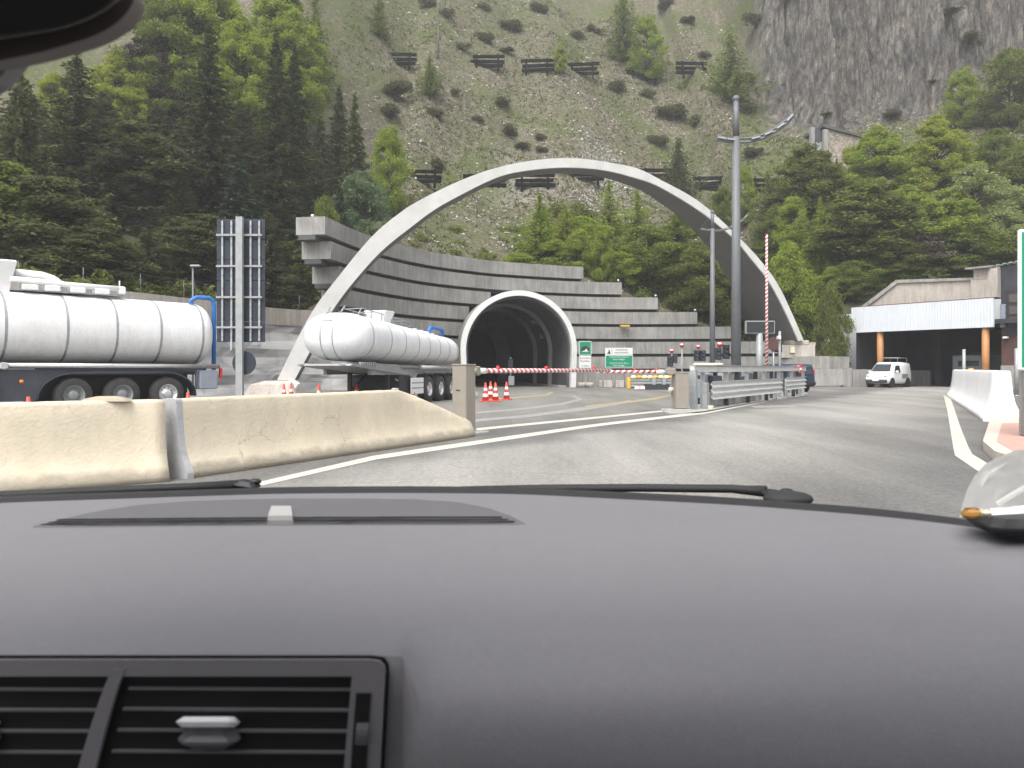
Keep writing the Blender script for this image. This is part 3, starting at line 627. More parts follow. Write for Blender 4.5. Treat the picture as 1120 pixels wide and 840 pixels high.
for i in range(4, len(WS), 3):
    p = WS[i]+wn(i)*.1; b = MB(); b.cyl(Vector((p.x, p.y, ztop[i]))-O3, Vector((p.x, p.y, ztop[i]+.9))-O3, .022, n=6); b.build('post', 'pole', fr)
    for j, z in enumerate((.45, .9)): wpts[j].append(Vector((p.x, p.y, ztop[i]+z))-O3)
for w in wpts: b = MB(); b.tube(w, .005, 5); b.build('wire', 'pole', fr)
# ------------------------------------------------------------------ vegetation
def quads(c, n, u, size, asp):
    """leaf-sized faces: centres c, normals n, long axes u (N,3), half sizes"""
    w = np.cross(n, u); w /= np.linalg.norm(w, axis=1)[:, None]+1e-9
    u = np.cross(w, n); u /= np.linalg.norm(u, axis=1)[:, None]+1e-9
    a = u*size[:, None]; b_ = w*(size*asp)[:, None]
    bend = n*(size*.25)[:, None]
    return np.stack([c-a, c+b_+bend, c+a, c-b_+bend], 1).reshape(-1, 3)
def mesh_quads(name, V, material):
    n = len(V)//4; me = bpy.data.meshes.new(name); me.vertices.add(len(V)); me.vertices.foreach_set('co', V.astype(np.float32).ravel())
    me.loops.add(4*n); me.loops.foreach_set('vertex_index', np.arange(4*n, dtype=np.int32)); me.polygons.add(n)
    me.polygons.foreach_set('loop_start', np.arange(0, 4*n, 4, dtype=np.int32)); me.polygons.foreach_set('loop_total', np.full(n, 4, dtype=np.int32))
    me.update(); me.validate(); me.materials.append(material); return me
def rdir(n):
    v = rng.normal(size=(n, 3)); return v/np.linalg.norm(v, axis=1)[:, None]
def spruce_proto(h, r, seed, droop=.35, gap=.42, dens=1.0, irregular=.25, fluff=.12, leaf=1.0, tipup=.25):
    g2 = np.random.default_rng(seed); C_, N_, U_, S_ = [], [], [], []; br = MB()
    z = h*.05
    while z < h*.985:
        f = z/h; L0 = r*(1-f)**.82*(.92+.08*math.sin(z*2.1)); nb = max(3, int(5+3*(1-f))); a0 = g2.uniform(0, 6.28)
        for k in range(nb):
            L = L0*g2.uniform(1-irregular*1.7, 1+irregular); L = max(.18, L); a = a0+6.283*k/nb+g2.uniform(-.35, .35)
            d = np.array([math.cos(a), math.sin(a)]); zz = z+g2.uniform(-.18, .18)
            m = max(4, int(L*11*dens)); t = np.sort(g2.uniform(.08, 1, m))
            dz = -droop*L*(t**1.3)+.24*L*np.maximum(0, t-.6)**1.2*1.6+(.25*L*t if f > .75 else 0)
            side = g2.normal(0, .16, m)*(.35+L*.22)*(1.1-t)
            p = np.stack([d[0]*L*t-d[1]*side, d[1]*L*t+d[0]*side, zz+dz-np.abs(g2.normal(0, fluff, m))*(1 if droop > .15 else np.where(g2.uniform(0, 1, m) < .5, -1, 1))], 1)
            C_.append(p); u = np.stack([d[0]+g2.normal(0, .5, m), d[1]+g2.normal(0, .5, m), -.45+g2.normal(0, .35, m)], 1)
            nn = np.stack([g2.normal(0, .5, m), g2.normal(0, .5, m), .8+g2.normal(0, .3, m)], 1)
            N_.append(nn/np.linalg.norm(nn, axis=1)[:, None]); U_.append(u); S_.append(g2.uniform(.15, .34, m)*(.75+.35*(1-f))*leaf)
            if L > 1.2 and k % 2 == 0:
                br.tube([(0, 0, zz), (d[0]*L*.5, d[1]*L*.5, zz-droop*L*.42), (d[0]*L*.85, d[1]*L*.85, zz-droop*L*.8)], [.05, .03, .012], 4)
        z += gap*(.75+.5*(1-f))*g2.uniform(.8, 1.2)
    C_, N_, U_, S_ = map(np.concatenate, (C_, N_, U_, S_))
    br.tube([(0, 0, -1.2), (.03, 0, h*.3), (0, .03, h*.65), (0, 0, h*.98)], [h*.014, h*.011, h*.006, .015], 8)
    return quads(C_, N_, U_, S_, np.full(len(S_), .36)), br
def broad_proto(h, r, seed, nclump=34, per=190, shape='oval', leaf=.17, trunk_f=.16, spread=.30):
    """tapered trunk, limbs to every clump, leaf-sized faces spread through each clump"""
    g2 = np.random.default_rng(seed); br = MB(); C_, S_ = [], []
    top = h; k = 0; cl = []
    while len(cl) < nclump:
        f = g2.uniform(0, 1)
        if shape == 'oval': w = math.sin(math.pi*min(1, .12+.88*f)**.85)**.7
        elif shape == 'cone': w = (1-f)**.75*.98+.03
        elif shape == 'larch': w = (1-f)**.6*(.75+.25*math.sin(f*23))
        else: w = .35+.65*math.sin(math.pi*f**.7)
        a = g2.uniform(0, 6.283); rad = r*w*math.sqrt(g2.uniform(.12, 1))*g2.uniform(.75, 1.12)
        z = h*(trunk_f+(1-trunk_f)*f*.97)
        cl.append((math.cos(a)*rad, math.sin(a)*rad, z, w))
    lean = g2.normal(0, .03*h, 2)
    br.tube([(0, 0, -1.0), (lean[0]*.2, lean[1]*.2, h*.25), (lean[0]*.6, lean[1]*.6, h*.6), (lean[0], lean[1], h*.93)], [h*.017, h*.013, h*.008, .015], 7)
    for (x, y, z, w) in cl:
        x += lean[0]*z/h; y += lean[1]*z/h
        b0 = z-math.hypot(x, y)*g2.uniform(.35, .8); b0 = max(h*.08, b0)
        br.tube([(lean[0]*b0/h, lean[1]*b0/h, b0), (x*.55, y*.55, (b0+z)/2+.1), (x, y, z)], [h*.006, h*.004, .01], 4)
        m = int(per*g2.uniform(.45, 1.35)); cr = r*spread*g2.uniform(.65, 1.3)*(.6+.5*w)
        v = g2.normal(size=(m, 3)); v /= np.linalg.norm(v, axis=1)[:, None]; v *= (g2.uniform(0, 1, m)**.45)[:, None]*cr
        v[:, 2] *= .72 if shape not in ('cone',) else .95
        # wispy sprays leaving the clump
        ext = g2.uniform(0, 1, m) < .12; v[ext] *= 1.55
        C_.append(v+np.array([x, y, z])); S_.append(g2.uniform(.6, 1.35, m)*leaf)
    C_ = np.concatenate(C_); S_ = np.concatenate(S_); n = len(S_)
    N_ = g2.normal(size=(n, 3))+np.array([0, 0, .6]); N_ /= np.linalg.norm(N_, axis=1)[:, None]
    return quads(C_, N_, rdir(n), S_, np.full(n, .55)), br
def shrub_proto(seed, h=1.1, r=1.5, n=1500, leaf=.1):
    g2 = np.random.default_rng(seed); br = MB(); C_ = []
    for k in range(11):
        a = g2.uniform(0, 6.28); d = r*math.sqrt(g2.uniform(0, 1))*.75; z = h*g2.uniform(.25, .75); x, y = math.cos(a)*d, math.sin(a)*d*.6
        br.tube([(0, 0, -.3), (x*.5, y*.5, z*.5), (x, y, z)], [.05, .03, .01], 4)
        m = n//11; v = g2.normal(size=(m, 3)); v /= np.linalg.norm(v, axis=1)[:, None]; v *= (g2.uniform(0, 1, m)**.4)[:, None]*r*g2.uniform(.28, .5); v[:, 2] *= .6
        C_.append(v+np.array([x, y, z]))
    C_ = np.concatenate(C_); n = len(C_); N_ = rdir(n)+np.array([0, 0, .7]); N_ /= np.linalg.norm(N_, axis=1)[:, None]
    return quads(C_, N_, rdir(n), g2.uniform(.6, 1.4, n)*leaf, np.full(n, .5)), br
PRO = {}
def proto(key, H_, R_, VB, m='mid', bark='bark'):
    V, br = VB; me = mesh_quads(key+'_crown', V, LEAF[m]); o = br.build(key+'_trunk', bark); tm = o.data; bpy.data.objects.remove(o); PRO[key] = (H_, R_, me, tm)
proto('sp1', 22, 4.2, spruce_proto(22, 4.2, 1, dens=2.5, gap=.38, fluff=.2))
proto('sp2', 22, 3.4, spruce_proto(22, 3.4, 2, droop=.45, dens=2.5, gap=.38, fluff=.2))
proto('sp3', 10, 2.2, spruce_proto(10, 2.2, 3, droop=.3, gap=.26, dens=2.2, fluff=.15))
proto('pi1', 18, 5.2, spruce_proto(18, 5.2, 4, droop=.22, gap=.42, irregular=.42, dens=2.8, fluff=.42))
proto('pi2', 18, 4.6, broad_proto(18, 4.6, 5, 150, 330, 'tall', .22, .06, .27))
proto('la1', 9, 2.4, spruce_proto(9, 2.4, 6, droop=.05, gap=.25, dens=2.2, irregular=.4, fluff=.2, leaf=.6))
proto('la2', 9, 2.2, spruce_proto(9, 2.2, 16, droop=-.1, gap=.22, dens=2.4, irregular=.42, fluff=.22, leaf=.6))
proto('br1', 9, 3.4, broad_proto(9, 3.4, 7, 80, 260, 'oval', .14, .08, .27))
proto('br2', 9, 3.2, broad_proto(9, 3.2, 8, 80, 250, 'tall', .125, .08, .25))
proto('br3', 9, 3.6, broad_proto(9, 3.6, 9, 85, 170, 'oval', .135, .1, .21))
proto('br4', 18, 5.5, broad_proto(18, 5.5, 21, 190, 250, 'oval', .15, .05, .165))
proto('pn1', 7, 2.4, spruce_proto(7, 2.4, 10, droop=-.05, gap=.24, dens=2.4, irregular=.5, fluff=.28, leaf=.65))
proto('sh1', 1.4, 1.6, shrub_proto(11)); proto('sh2', 1.2, 1.9, shrub_proto(12, 1.0, 1.8)); proto('sh3', 1.5, 1.3, shrub_proto(13, 1.2, 1.2))
def tree(px, base, topy, w, key, leaf, label, name=None, cat='tree', group=None, bark=None):
    if base[0] == 'h': b = HP(px, base[1])
    else:
        Y = base[1]; x = (px-CX)/F*Y; b = Vector((x, Y, H(x, Y) if Y > Yb(x) else 0))
    Y = b.y; zt = EYE-(topy-HY)/F*Y; h = max(.4, zt-b.z); Hh, R, cm, tm = PRO[key]
    if name is None: name = {'s': 'spruce_tree', 'p': 'pine_tree', 'l': 'larch_tree', 'b': 'birch_tree'}[key[0]]
    t = thing(name, label, cat, (b.x, b.y, b.z-.05), random.uniform(0, 6.28), group)
    sx = (w/F*Y/2)/R; t.scale = (sx, sx, h/Hh)
    for nm, me, m in (('trunk', tm, bark), ('crown', cm, LEAF[leaf])):
        o = bpy.data.objects.new(nm, me); COL.objects.link(o); o.parent = t
        if m is not None: o.material_slots[0].link = 'OBJECT'; o.material_slots[0].material = m if not isinstance(m, str) else M[m]
    return t
Yv = lambda v: ('Y', v); h_ = lambda v: ('h', v)
GL = 'forest above the old retaining wall'; GH = 'trees on the stony slope'; GR = 'trees above the garage canopy'; GA = 'young trees above the tunnel terraces'
for a in [
 (30, Yv(60), 96, 150, 'sp1', 'pine', 'dark spruce at the back of the wood below the mirror', GL),
 (112, Yv(61), 98, 130, 'sp2', 'pine', 'narrow dark spruce at the back of the wood above the tanker middle', GL),
 (172, Yv(63), 112, 120, 'pi1', 'spruce', 'wide dark conifer filling the gap before the tallest spruce', GL),
 (262, Yv(66), 108, 100, 'sp1', 'pine', 'olive-dark spruce between the tallest and the sharp-tipped spruce', GL),
 (345, Yv(66), 158, 80, 'pi1', 'pine', 'wide olive conifer behind the bushy spruce near the terrace end', GL),
 (18, Yv(41), 245, 120, 'pi1', 'olive', 'short olive pine right above the hatch box of the near tanker', GL),
 (88, Yv(42.5), 250, 120, 'pi2', 'pine', 'dusky low pine above the pipework of the near tanker', GL),
 (160, Yv(46.5), 248, 110, 'pi1', 'pine', 'low dark conifer above the bare tank top before the blue pipe', GL),
 (212, Yv(51), 236, 110, 'pi2', 'pine', 'low dark pine behind the small lamp on the old wall', GL),
 (292, Yv(54), 226, 100, 'pi1', 'pine', 'low dark conifer between the road sign and the terrace end', GL),
 (322, Yv(55), 262, 70, 'pi2', 'pine', 'dark bush-like pine tucked under the topmost terrace beam end', GL),
 (245, Yv(53), 268, 90, 'pi1', 'spruce', 'low dark spruce showing behind the middle of the road sign', GL),
 (228, Yv(57), 22, 122, 'sp1', 'spruce', 'tallest dark spruce, its trunk line behind the back of the tall road sign', GL),
 (302, Yv(60), 26, 92, 'sp2', 'spruce', 'tall dark spruce with a sharp tip beside the upper end of the terraces', GL),
 (322, Yv(62), 44, 84, 'sp1', 'spruce', 'dark spruce leaning its shorter tip against the sharp-tipped spruce by the terraces', GL),
 (84, Yv(51), 52, 165, 'pi1', 'spruce', 'broad layered dark conifer rising behind the middle of the near tanker', GL),
 (22, Yv(47), 70, 150, 'pi1', 'pine', 'shaggy olive conifer with its crown just under the rear-view mirror', GL),
 (142, Yv(54), 140, 125, 'pi2', 'pine', 'drooping dark pine behind the tail end of the near tanker', GL),
 (196, Yv(52.5), 185, 100, 'sp1', 'pine', 'lower dark spruce between the tanker tail and the tall road sign', GL),
 (50, Yv(43), 190, 150, 'pi2', 'pine', 'low dark pine spreading right behind the white hatch of the near tanker', GL),
 (122, Yv(45), 232, 120, 'pi1', 'pine', 'short dark conifer peering over the parapet behind the near tanker', GL),
 (262, Yv(54.5), 172, 105, 'sp3', 'spruce_blue', 'layered bluish spruce directly behind the top of the road sign panels', GL),
 (-6, Yv(43), 170, 130, 'pi2', 'mid', 'green pine cut by the photo edge above the near tanker', GL),
 (371, Yv(74), 92, 50, 'sp3', 'spruce', 'small pointed spruce on the slope above the terrace end, taller of a pair', GL),
 (388, Yv(72), 98, 44, 'sp3', 'pine', 'small pointed spruce beside the terrace end, shorter of a pair', GL),
 (350, Yv(68), 125, 66, 'sp3', 'spruce', 'bushy spruce filling the gap below the pointed pair', GL),
 (124, h_(185), 55, 72, 'br4', 'yellow', 'yellow-green tree glowing between two dark conifers near the mirror', GL),
 (150, h_(190), 92, 54, 'br2', 'yellow', 'slim bright yellow-green birch among dark pines', GL),
 (60, h_(190), 82, 46, 'br2', 'yellow', 'small bright birch peeping through the dark conifers under the mirror', GL),
 (271, h_(165), 16, 84, 'br4', 'fresh', 'soft light green tree behind the tallest spruce', GL),
 (322, h_(150), 8, 84, 'br4', 'fresh', 'soft light green tree behind the sharp-tipped spruce', GL),
 (190, h_(150), -30, 120, 'br4', 'mid', 'mid green tree high on the slope beside the mirror', GL),
 (236, h_(140), -35, 100, 'br4', 'fresh', 'fresh green tree high on the slope above the tallest spruce', GL),
 (300, h_(120), -26, 90, 'br4', 'fresh', 'rounded green tree at the top of the slope above the light larches', GL),
 (160, h_(150), 30, 96, 'br4', 'brown', 'bare brownish tree with twiggy crown beside the mirror', GL),
 (345, h_(108), -18, 56, 'pn1', 'mid', 'green pine at the top edge near the thin bare trunk', GL),
 (425, h_(236), 138, 50, 'br2', 'fresh', 'fresh green birch above the terraces by the lower snow fences', GH),
 (392, Yv(63), 188, 74, 'br1', 'blue', 'bluish green rounded tree directly above the upper terrace end', GL),
 (372, Yv(59), 200, 52, 'sp3', 'spruce_blue', 'small dark spruce beside the bluish rounded tree above the terraces', GL),
 (352, Yv(56.5), 214, 50, 'br1', 'mid', 'low green bushy tree touching the topmost terrace beam end', GL),
 (414, h_(41), -10, 34, 'la1', 'mid', 'small larch standing above the first snow fence of the upper row', GH),
 (470, h_(108), 60, 38, 'pn1', 'mid', 'small pine just below the first snow fence of the upper row', GH),
 (682, h_(70), -18, 62, 'la1', 'mid', 'dark stemmed larch above the fifth snow fence of the upper row', GH),
 (708, h_(91), 16, 46, 'br2', 'fresh', 'light green birch standing in front of the fifth upper snow fence', GH),
 (612, h_(82), 50, 18, 'br2', 'yellow', 'tiny pale birch between the third and fourth upper snow fences', GH),
 (799, h_(114), 36, 70, 'pn1', 'mid', 'bushy mid green pine behind the top of the taller lamp post', GH),
 (742, h_(216), 150, 54, 'pn1', 'pine', 'dark pine rising just above the crown of the arch on its descending side', GH),
 (590, Yv(71), 212, 58, 'la2', 'fresh', 'light green larch under the arch, farthest toward the tunnel axis', GA),
 (618, Yv(73), 222, 44, 'la2', 'yellow', 'yellow-green slender larch under the arch beside the light one', GA),
 (656, Yv(68.4), 246, 28, 'br2', 'fresh', 'narrow fresh green sapling at the end of the topmost terrace beam', GA),
 (636, Yv(69), 250, 42, 'br1', 'fresh', 'rounded fresh green sapling just behind the topmost terrace beam', GA),
 (666, Yv(77), 196, 66, 'la1', 'fresh', 'larch with a dark straight trunk seen through the arch', GA),
 (697, Yv(76), 208, 70, 'la1', 'fresh', 'fuller green larch under the soffit of the arch', GA),
 (708, Yv(71.5), 246, 86, 'br1', 'mid', 'wide dull green tree behind the ends of the upper terrace beams', GA),
 (740, Yv(73), 230, 70, 'br4', 'mid', 'dull green tree half hidden by the descending arch', GA),
 (757, Yv(70), 268, 76, 'br1', 'olive', 'low dark olive tree behind the slimmer lamp post', GA),
 (682, Yv(69.6), 268, 40, 'br3', 'fresh', 'leafy shrub tree beside the second terrace beam end', GA),
 (566, Yv(68), 276, 44, 'br1', 'fresh', 'low green sapling clump above the tunnel crown', GA),
 (885, h_(255), 162, 82, 'pi2', 'olive', 'dark olive pine below the stone hut wall', GR),
 (915, h_(262), 172, 56, 'pi1', 'pine', 'dark conifer with a blunt top in front of the stone hut', GR),
 (942, h_(300), 205, 116, 'pi2', 'olive', 'massive dull olive pine in the middle of the slope wood', GR),
 (966, h_(246), 134, 92, 'br4', 'fresh', 'feathery fresh green birch covering the end of the stone hut', GR),
 (932, h_(235), 160, 34, 'br2', 'yellow', 'slender yellow-green birch before the stone hut wall', GR),
 (1028, h_(240), 126, 88, 'br4', 'yellow', 'tall yellow-green birch below the grey cliff', GR),
 (1052, h_(145), 74, 46, 'br2', 'fresh', 'green birch standing at the foot of the cliff above the yellow-green one', GR),
 (1066, h_(275), 180, 96, 'br3', 'pale', 'open pale green tree with layered branches below the yellow-green birch', GR),
 (1036, h_(285), 206, 90, 'br3', 'fresh', 'grey-green open tree above the garage canopy', GR),
 (866, Yv(70), 264, 62, 'br1', 'fresh', 'bright green leafy tree right behind the far foot of the arch', GR),
 (908, Yv(70), 291, 34, 'br1', 'fresh', 'small bright green tree beside the end of the garage canopy', GR),
 (897, h_(310), 216, 44, 'la2', 'fresh', 'pointed bright green sapling rising above the small bright tree', GR),
 (868, h_(300), 216, 44, 'br2', 'fresh', 'narrow bright green sapling above the leafy tree at the arch foot', GR),
 (1098, h_(292), 230, 76, 'br1', 'pale', 'pale green rounded tree over the dark steel building', GR),
 (1132, h_(280), 218, 70, 'br1', 'mid', 'green tree cut by the photo edge above the big green road sign', GR),
 (1008, h_(304), 250, 70, 'br3', 'brown', 'greyish bare brushy tree above the sloping canopy wall', GR),
 (978, h_(308), 258, 64, 'pi2', 'olive', 'dusky olive tree above the slanting end of the canopy wall', GR),
 (1054, h_(300), 258, 76, 'br1', 'mid', 'dark spreading tree above the upright block of the canopy wall', GR),
 (840, h_(246), 188, 44, 'la1', 'olive', 'thin olive larch beneath the last lower snow fence', GR),
 (815, h_(250), 182, 30, 'br2', 'fresh', 'thin light green sapling beside the taller lamp post', GR),
 (792, h_(262), 205, 34, 'br2', 'mid', 'small sapling between the two lamp posts on the slope', GR),
 (846, h_(290), 225, 48, 'br1', 'olive', 'dull green bush tree above the descending end of the arch', GR),
 (928, Yv(72), 300, 60, 'br1', 'olive', 'dark low tree directly over the low end of the canopy wall', GR),
 (1088, h_(205), 140, 60, 'br3', 'mid', 'sparse green tree on the grassy shoulder beside the cliff', GR),
 (1105, h_(140), 55, 70, 'br1', 'olive', 'olive bushy tree high on the shoulder beside the cliff', GR),
 (938, h_(325), 284, 66, 'br1', 'mid', 'low green tree on the bank above the low end of the fascia', GR),
 (924, h_(334), 300, 50, 'br3', 'olive', 'straggly shrub tree on the bank between the bright small tree and the fascia', GR),
 (966, h_(300), 228, 90, 'br4', 'mid', 'second dull olive pine beside the massive one in the slope wood', GR),
 (1000, h_(280), 200, 84, 'br4', 'fresh', 'full green tree under the yellow-green birch', GR),
 (1076, h_(296), 240, 80, 'br1', 'mid', 'mid green tree over the roof of the dark steel annex', GR),
 (1125, h_(296), 250, 80, 'br1', 'mid', 'green bushy tree behind the top of the big green road sign', GR),
 (1030, h_(306), 276, 70, 'br3', 'olive', 'low straggly tree just above the canopy wall coping', GR),
 (985, h_(312), 285, 60, 'br3', 'mid', 'low straggly green bush tree where the coping starts to slant', GR),
 (1125, h_(236), 165, 80, 'br1', 'olive', 'olive tree on the grassy shoulder cut by the photo edge', GR),
 (911, Yv(64.5), 312, 42, 'br1', 'olive', 'dark low tree beside the shaded end of the garage', GR),
 (900, Yv(72), 320, 50, 'br1', 'mid', 'shaded green tree between the arch foot and the garage', GR),
 (880, Yv(71), 300, 60, 'br1', 'mid', 'shaded green tree hugging the outer edge of the arch foot', GR),
 (835, h_(300), 262, 60, 'br1', 'mid', 'green tree seen between the raised boom and the arch edge', GR),
 (790, Yv(70.5), 300, 60, 'br1', 'olive', 'dark tree under the soffit between the two lamp posts', GA),
 (640, Yv(74), 236, 60, 'br1', 'fresh', 'broad fresh green tree behind the narrow sapling under the arch', GA),
 (610, Yv(70), 262, 50, 'br1', 'fresh', 'low green tree behind the topmost beam under the light larch', GA),
 (1010, h_(240), 196, 44, 'br1', 'mid', 'rounded shady tree between the olive pine and the layered pale tree', GR),
]:
    tree(*a[:7], group=a[7])
# bare dead trunk and thin stems on the slope
def snag(px, by, ty, r, label):
    b = HP(px, by); h = (EYE-(ty-HY)/F*b.y)-b.z; t = thing('dead_tree', label, 'tree', (b.x, b.y, b.z-.1), random.uniform(0, 6), 'bare stems on the slope')
    m = MB(); m.tube([(0, 0, -.4), (.05, 0, h*.4), (-.04, .05, h*.75), (0, 0, h)], [r, r*.8, r*.5, .02], 7)
    for k in range(14):
        z = h*random.uniform(.25, .95); a = random.uniform(0, 6.28); L = (h-z)*.25+.25; m.tube([(0, 0, z), (math.cos(a)*L*.6, math.sin(a)*L*.6, z+.05), (math.cos(a)*L, math.sin(a)*L, z-.1)], [.03, .02, .008], 4)
    m.build('trunk', 'bark_pale', t)
snag(479, 66, -12, .16, 'tall bare grey trunk beside the first upper snow fence')
snag(585, 68, 50, .09, 'short dead stump above the third upper snow fence')
snag(457, 157, 143, .10, 'short dark dead stump below the scrub above the lower snow fences')
snag(522, 234, 206, .07, 'thin bare stem beneath the second lower snow fence')
snag(1045, 232, 196, .10, 'grey dead stem between the pale tree and the yellow-green birch')
# juniper scrub: nothing tells one from the next
sp = [(469, 5, 26), (489, 15, 22), (559, 31, 28), (532, 42, 26), (506, 52, 26), (554, 55, 20), (631, 40, 24), (645, 31, 20), (426, 125, 34), (477, 124, 24), (524, 132, 22), (549, 114, 26), (556, 145, 30), (591, 149, 18), (570, 162, 22), (593, 164, 18), (708, 103, 24), (734, 128, 40), (721, 156, 30), (477, 182, 28), (432, 106, 40), (828, 27, 38), (864, 37, 34), (823, 168, 30), (815, 120, 30), (916, 20, 32), (1038, 36, 34), (440, 96, 26), (760, 133, 26), (655, 34, 16), (676, 98, 30), (498, 100, 16), (812, 92, 34), (905, 132, 22), (1020, 95, 20), (975, 128, 30), (1060, 52, 40), (770, 60, 22), (752, 22, 20), (590, 10, 26), (530, 8, 22), (728, 8, 26)]
for k, (px, py, w) in enumerate(sp):
    b = HP(px, py+4); tree(px, ('h', py+4), py+4-w*random.uniform(.42, .62), w*1.0, ('sh1', 'sh2', 'sh3')[k % 3], 'shrub', 'low dark juniper shrub crouching on the stony slope', 'juniper_shrub', 'shrub', 'juniper shrubs on the stony slope')
# under-storey along the terrace tops and above the canopy: one leafy mass nobody could count
def mass(name, label, spots, leaf, size=(.1, .2), per=260):
    C_ = []
    for (x, y, r, hh) in spots:
        z = H(x, y); m = int(per*r*r)+60; v = rng.normal(size=(m, 3)); v /= np.linalg.norm(v, axis=1)[:, None]; v *= (rng.uniform(0, 1, m)**.4)[:, None]*r; v[:, 2] = np.abs(v[:, 2])*hh/r
        C_.append(v+np.array([x, y, z-.1]))
    C_ = np.concatenate(C_); n = len(C_); N_ = rdir(n)+np.array([0, 0, .6]); N_ /= np.linalg.norm(N_, axis=1)[:, None]
    me = mesh_quads(name, quads(C_, N_, rdir(n), rng.uniform(*size, n), np.full(n, .5)), LEAF[leaf]); o = bpy.data.objects.new(name, me); COL.objects.link(o)
    return tag(o, label, 'undergrowth', kind='stuff')
sA = []; sB = []; sC = []
for k in range(150):
    x = random.uniform(3, 34); y = Yb(x)+random.uniform(1.0, 16)
    if x > 26: y = max(y, 66+random.uniform(0, 16))
    (sA if random.random() < .6 else sB).append((x, y, random.uniform(.5, 1.3), random.uniform(.5, 1.7)))
for k in range(70):
    x = random.uniform(30, 60); y = random.uniform(68, 96); (sA if random.random() < .5 else sB).append((x, y, random.uniform(.7, 1.6), random.uniform(.7, 1.8)))
for k in range(90):
    x = random.uniform(-34, -10); y = Yb(x)+random.uniform(.8, 9); (sA if random.random() < .75 else sB).append((x, y, random.uniform(.6, 1.5), random.uniform(.6, 1.8)))
for k in range(70):
    x = random.uniform(-9, 9); y = Yb(x)+random.uniform(.8, 12); sC.append((x, y, random.uniform(.4, 1.0), random.uniform(.25, .7)))
mass('undergrowth', 'dark green undergrowth between the trees on the lower slope', sA, 'olive')
mass('undergrowth', 'brighter green undergrowth scattered through the lower slope', sB, 'mid')
mass('undergrowth', 'fresh grassy scrub along the top of the concrete terraces', sC, 'mid', (.07, .14))
# grass tufts and loose stones on the open slope
def slope_points(n, x0, x1, y0, y1, keep):
    out = []
    while len(out) < n:
        x = random.uniform(x0, x1); y = random.uniform(y0, y1)
        if y < Yb(x)+1 or abs(x/y) > .75 or not keep(x, y): continue
        out.append((x, y, H(x, y)))
    return np.array(out)
fld = lambda x, y, s=.085, o=0: noise.fractal(Vector((x*s, y*s, o)), 1.0, 2.0, 4)
def cl_ok(x, y):
    hc, k, yc = cliff_parts(x, y); return (hc < 3 or y < yc-1) and not (x > 26 and y < 84)
for nm, leaf, n, th, o3, lab in (('grass', 'grass', 17000, -.05, 0, 'short green grass tufts growing across the stony slope'), ('grass', 'dry', 9000, -.2, 7, 'dry straw-coloured grass tufts on the stony slope')):
    pt = slope_points(n, -20, 66, 66, 132, lambda x, y: fld(x, y, .085, o3) > th+random.uniform(-.25, .25) and cl_ok(x, y))
    C_ = np.repeat(pt, 3, 0)+rng.normal(0, .14, (n*3, 3))*np.array([1, 1, .25])+np.array([0, 0, .06]); m = len(C_)
    U_ = rng.normal(0, .5, (m, 3))+np.array([0, 0, .8]); N_ = rdir(m)
    me = mesh_quads(nm, quads(C_, N_, U_, rng.uniform(.08, .2, m), np.full(m, .42)), LEAF[leaf]); o = bpy.data.objects.new(nm, me); COL.objects.link(o); tag(o, lab, 'grass', kind='stuff')
def stones(n, name, keep, smin, smax, m, lab):
    pt = slope_points(n, -18, 64, 66, 132, keep); base = np.array([(1, 0, 0), (-.5, .85, 0), (-.5, -.85, 0), (0.1, .1, .8), (0, 0, -.5)]); fc = [(0, 1, 3), (1, 2, 3), (2, 0, 3)]
    V = []; Fc = []
    for k, p in enumerate(pt):
        s = smin+(smax-smin)*random.random()**3; a = random.uniform(0, 6.28); ca, sa = math.cos(a), math.sin(a)
        for q in base[:4]:
            qx, qy, qz = (q*np.array([1, .7, .75])+rng.normal(0, .18, 3))*s; V.append((p[0]+qx*ca-qy*sa, p[1]+qx*sa+qy*ca, p[2]+qz*1.0))
        for f in fc: Fc.append([4*k+i for i in f])
    me = bpy.data.meshes.new(name); me.from_pydata(V, [], Fc); me.materials.append(m); o = bpy.data.objects.new(name, me); COL.objects.link(o); tag(o, lab, 'stones', kind='stuff')
def island_mat(name, c1, c2):
    m = bpy.data.materials.new(name); t, N, L = nt(m); b = N['Principled BSDF']; b.inputs['Roughness'].default_value = .9
    g_ = N.new('ShaderNodeNewGeometry'); r = N.new('ShaderNodeValToRGB'); r.color_ramp.elements[0].color = (*c1, 1); r.color_ramp.elements[1].color = (*c2, 1)
    L.new(g_.outputs['Random Per Island'], r.inputs[0]); L.new(r.outputs[0], b.inputs['Base Color']); return m
SM = island_mat('loose_stone', (.16, .15, .125), (.58, .55, .50))
stones(15000, 'loose_stones', lambda x, y: fld(x, y, .085, 0) < .15+random.uniform(-.5, .5) and cl_ok(x, y), .05, .27, SM, 'pale loose stones strewn over the slope')
stones(6500, 'loose_stones', lambda x, y: abs(x-(8.2+(y-80)*.14)) < 3.6*random.random()**.6+.3 and 78 < y < 104, .06, .24, SM, 'pale tongue of scree running down toward the arch')

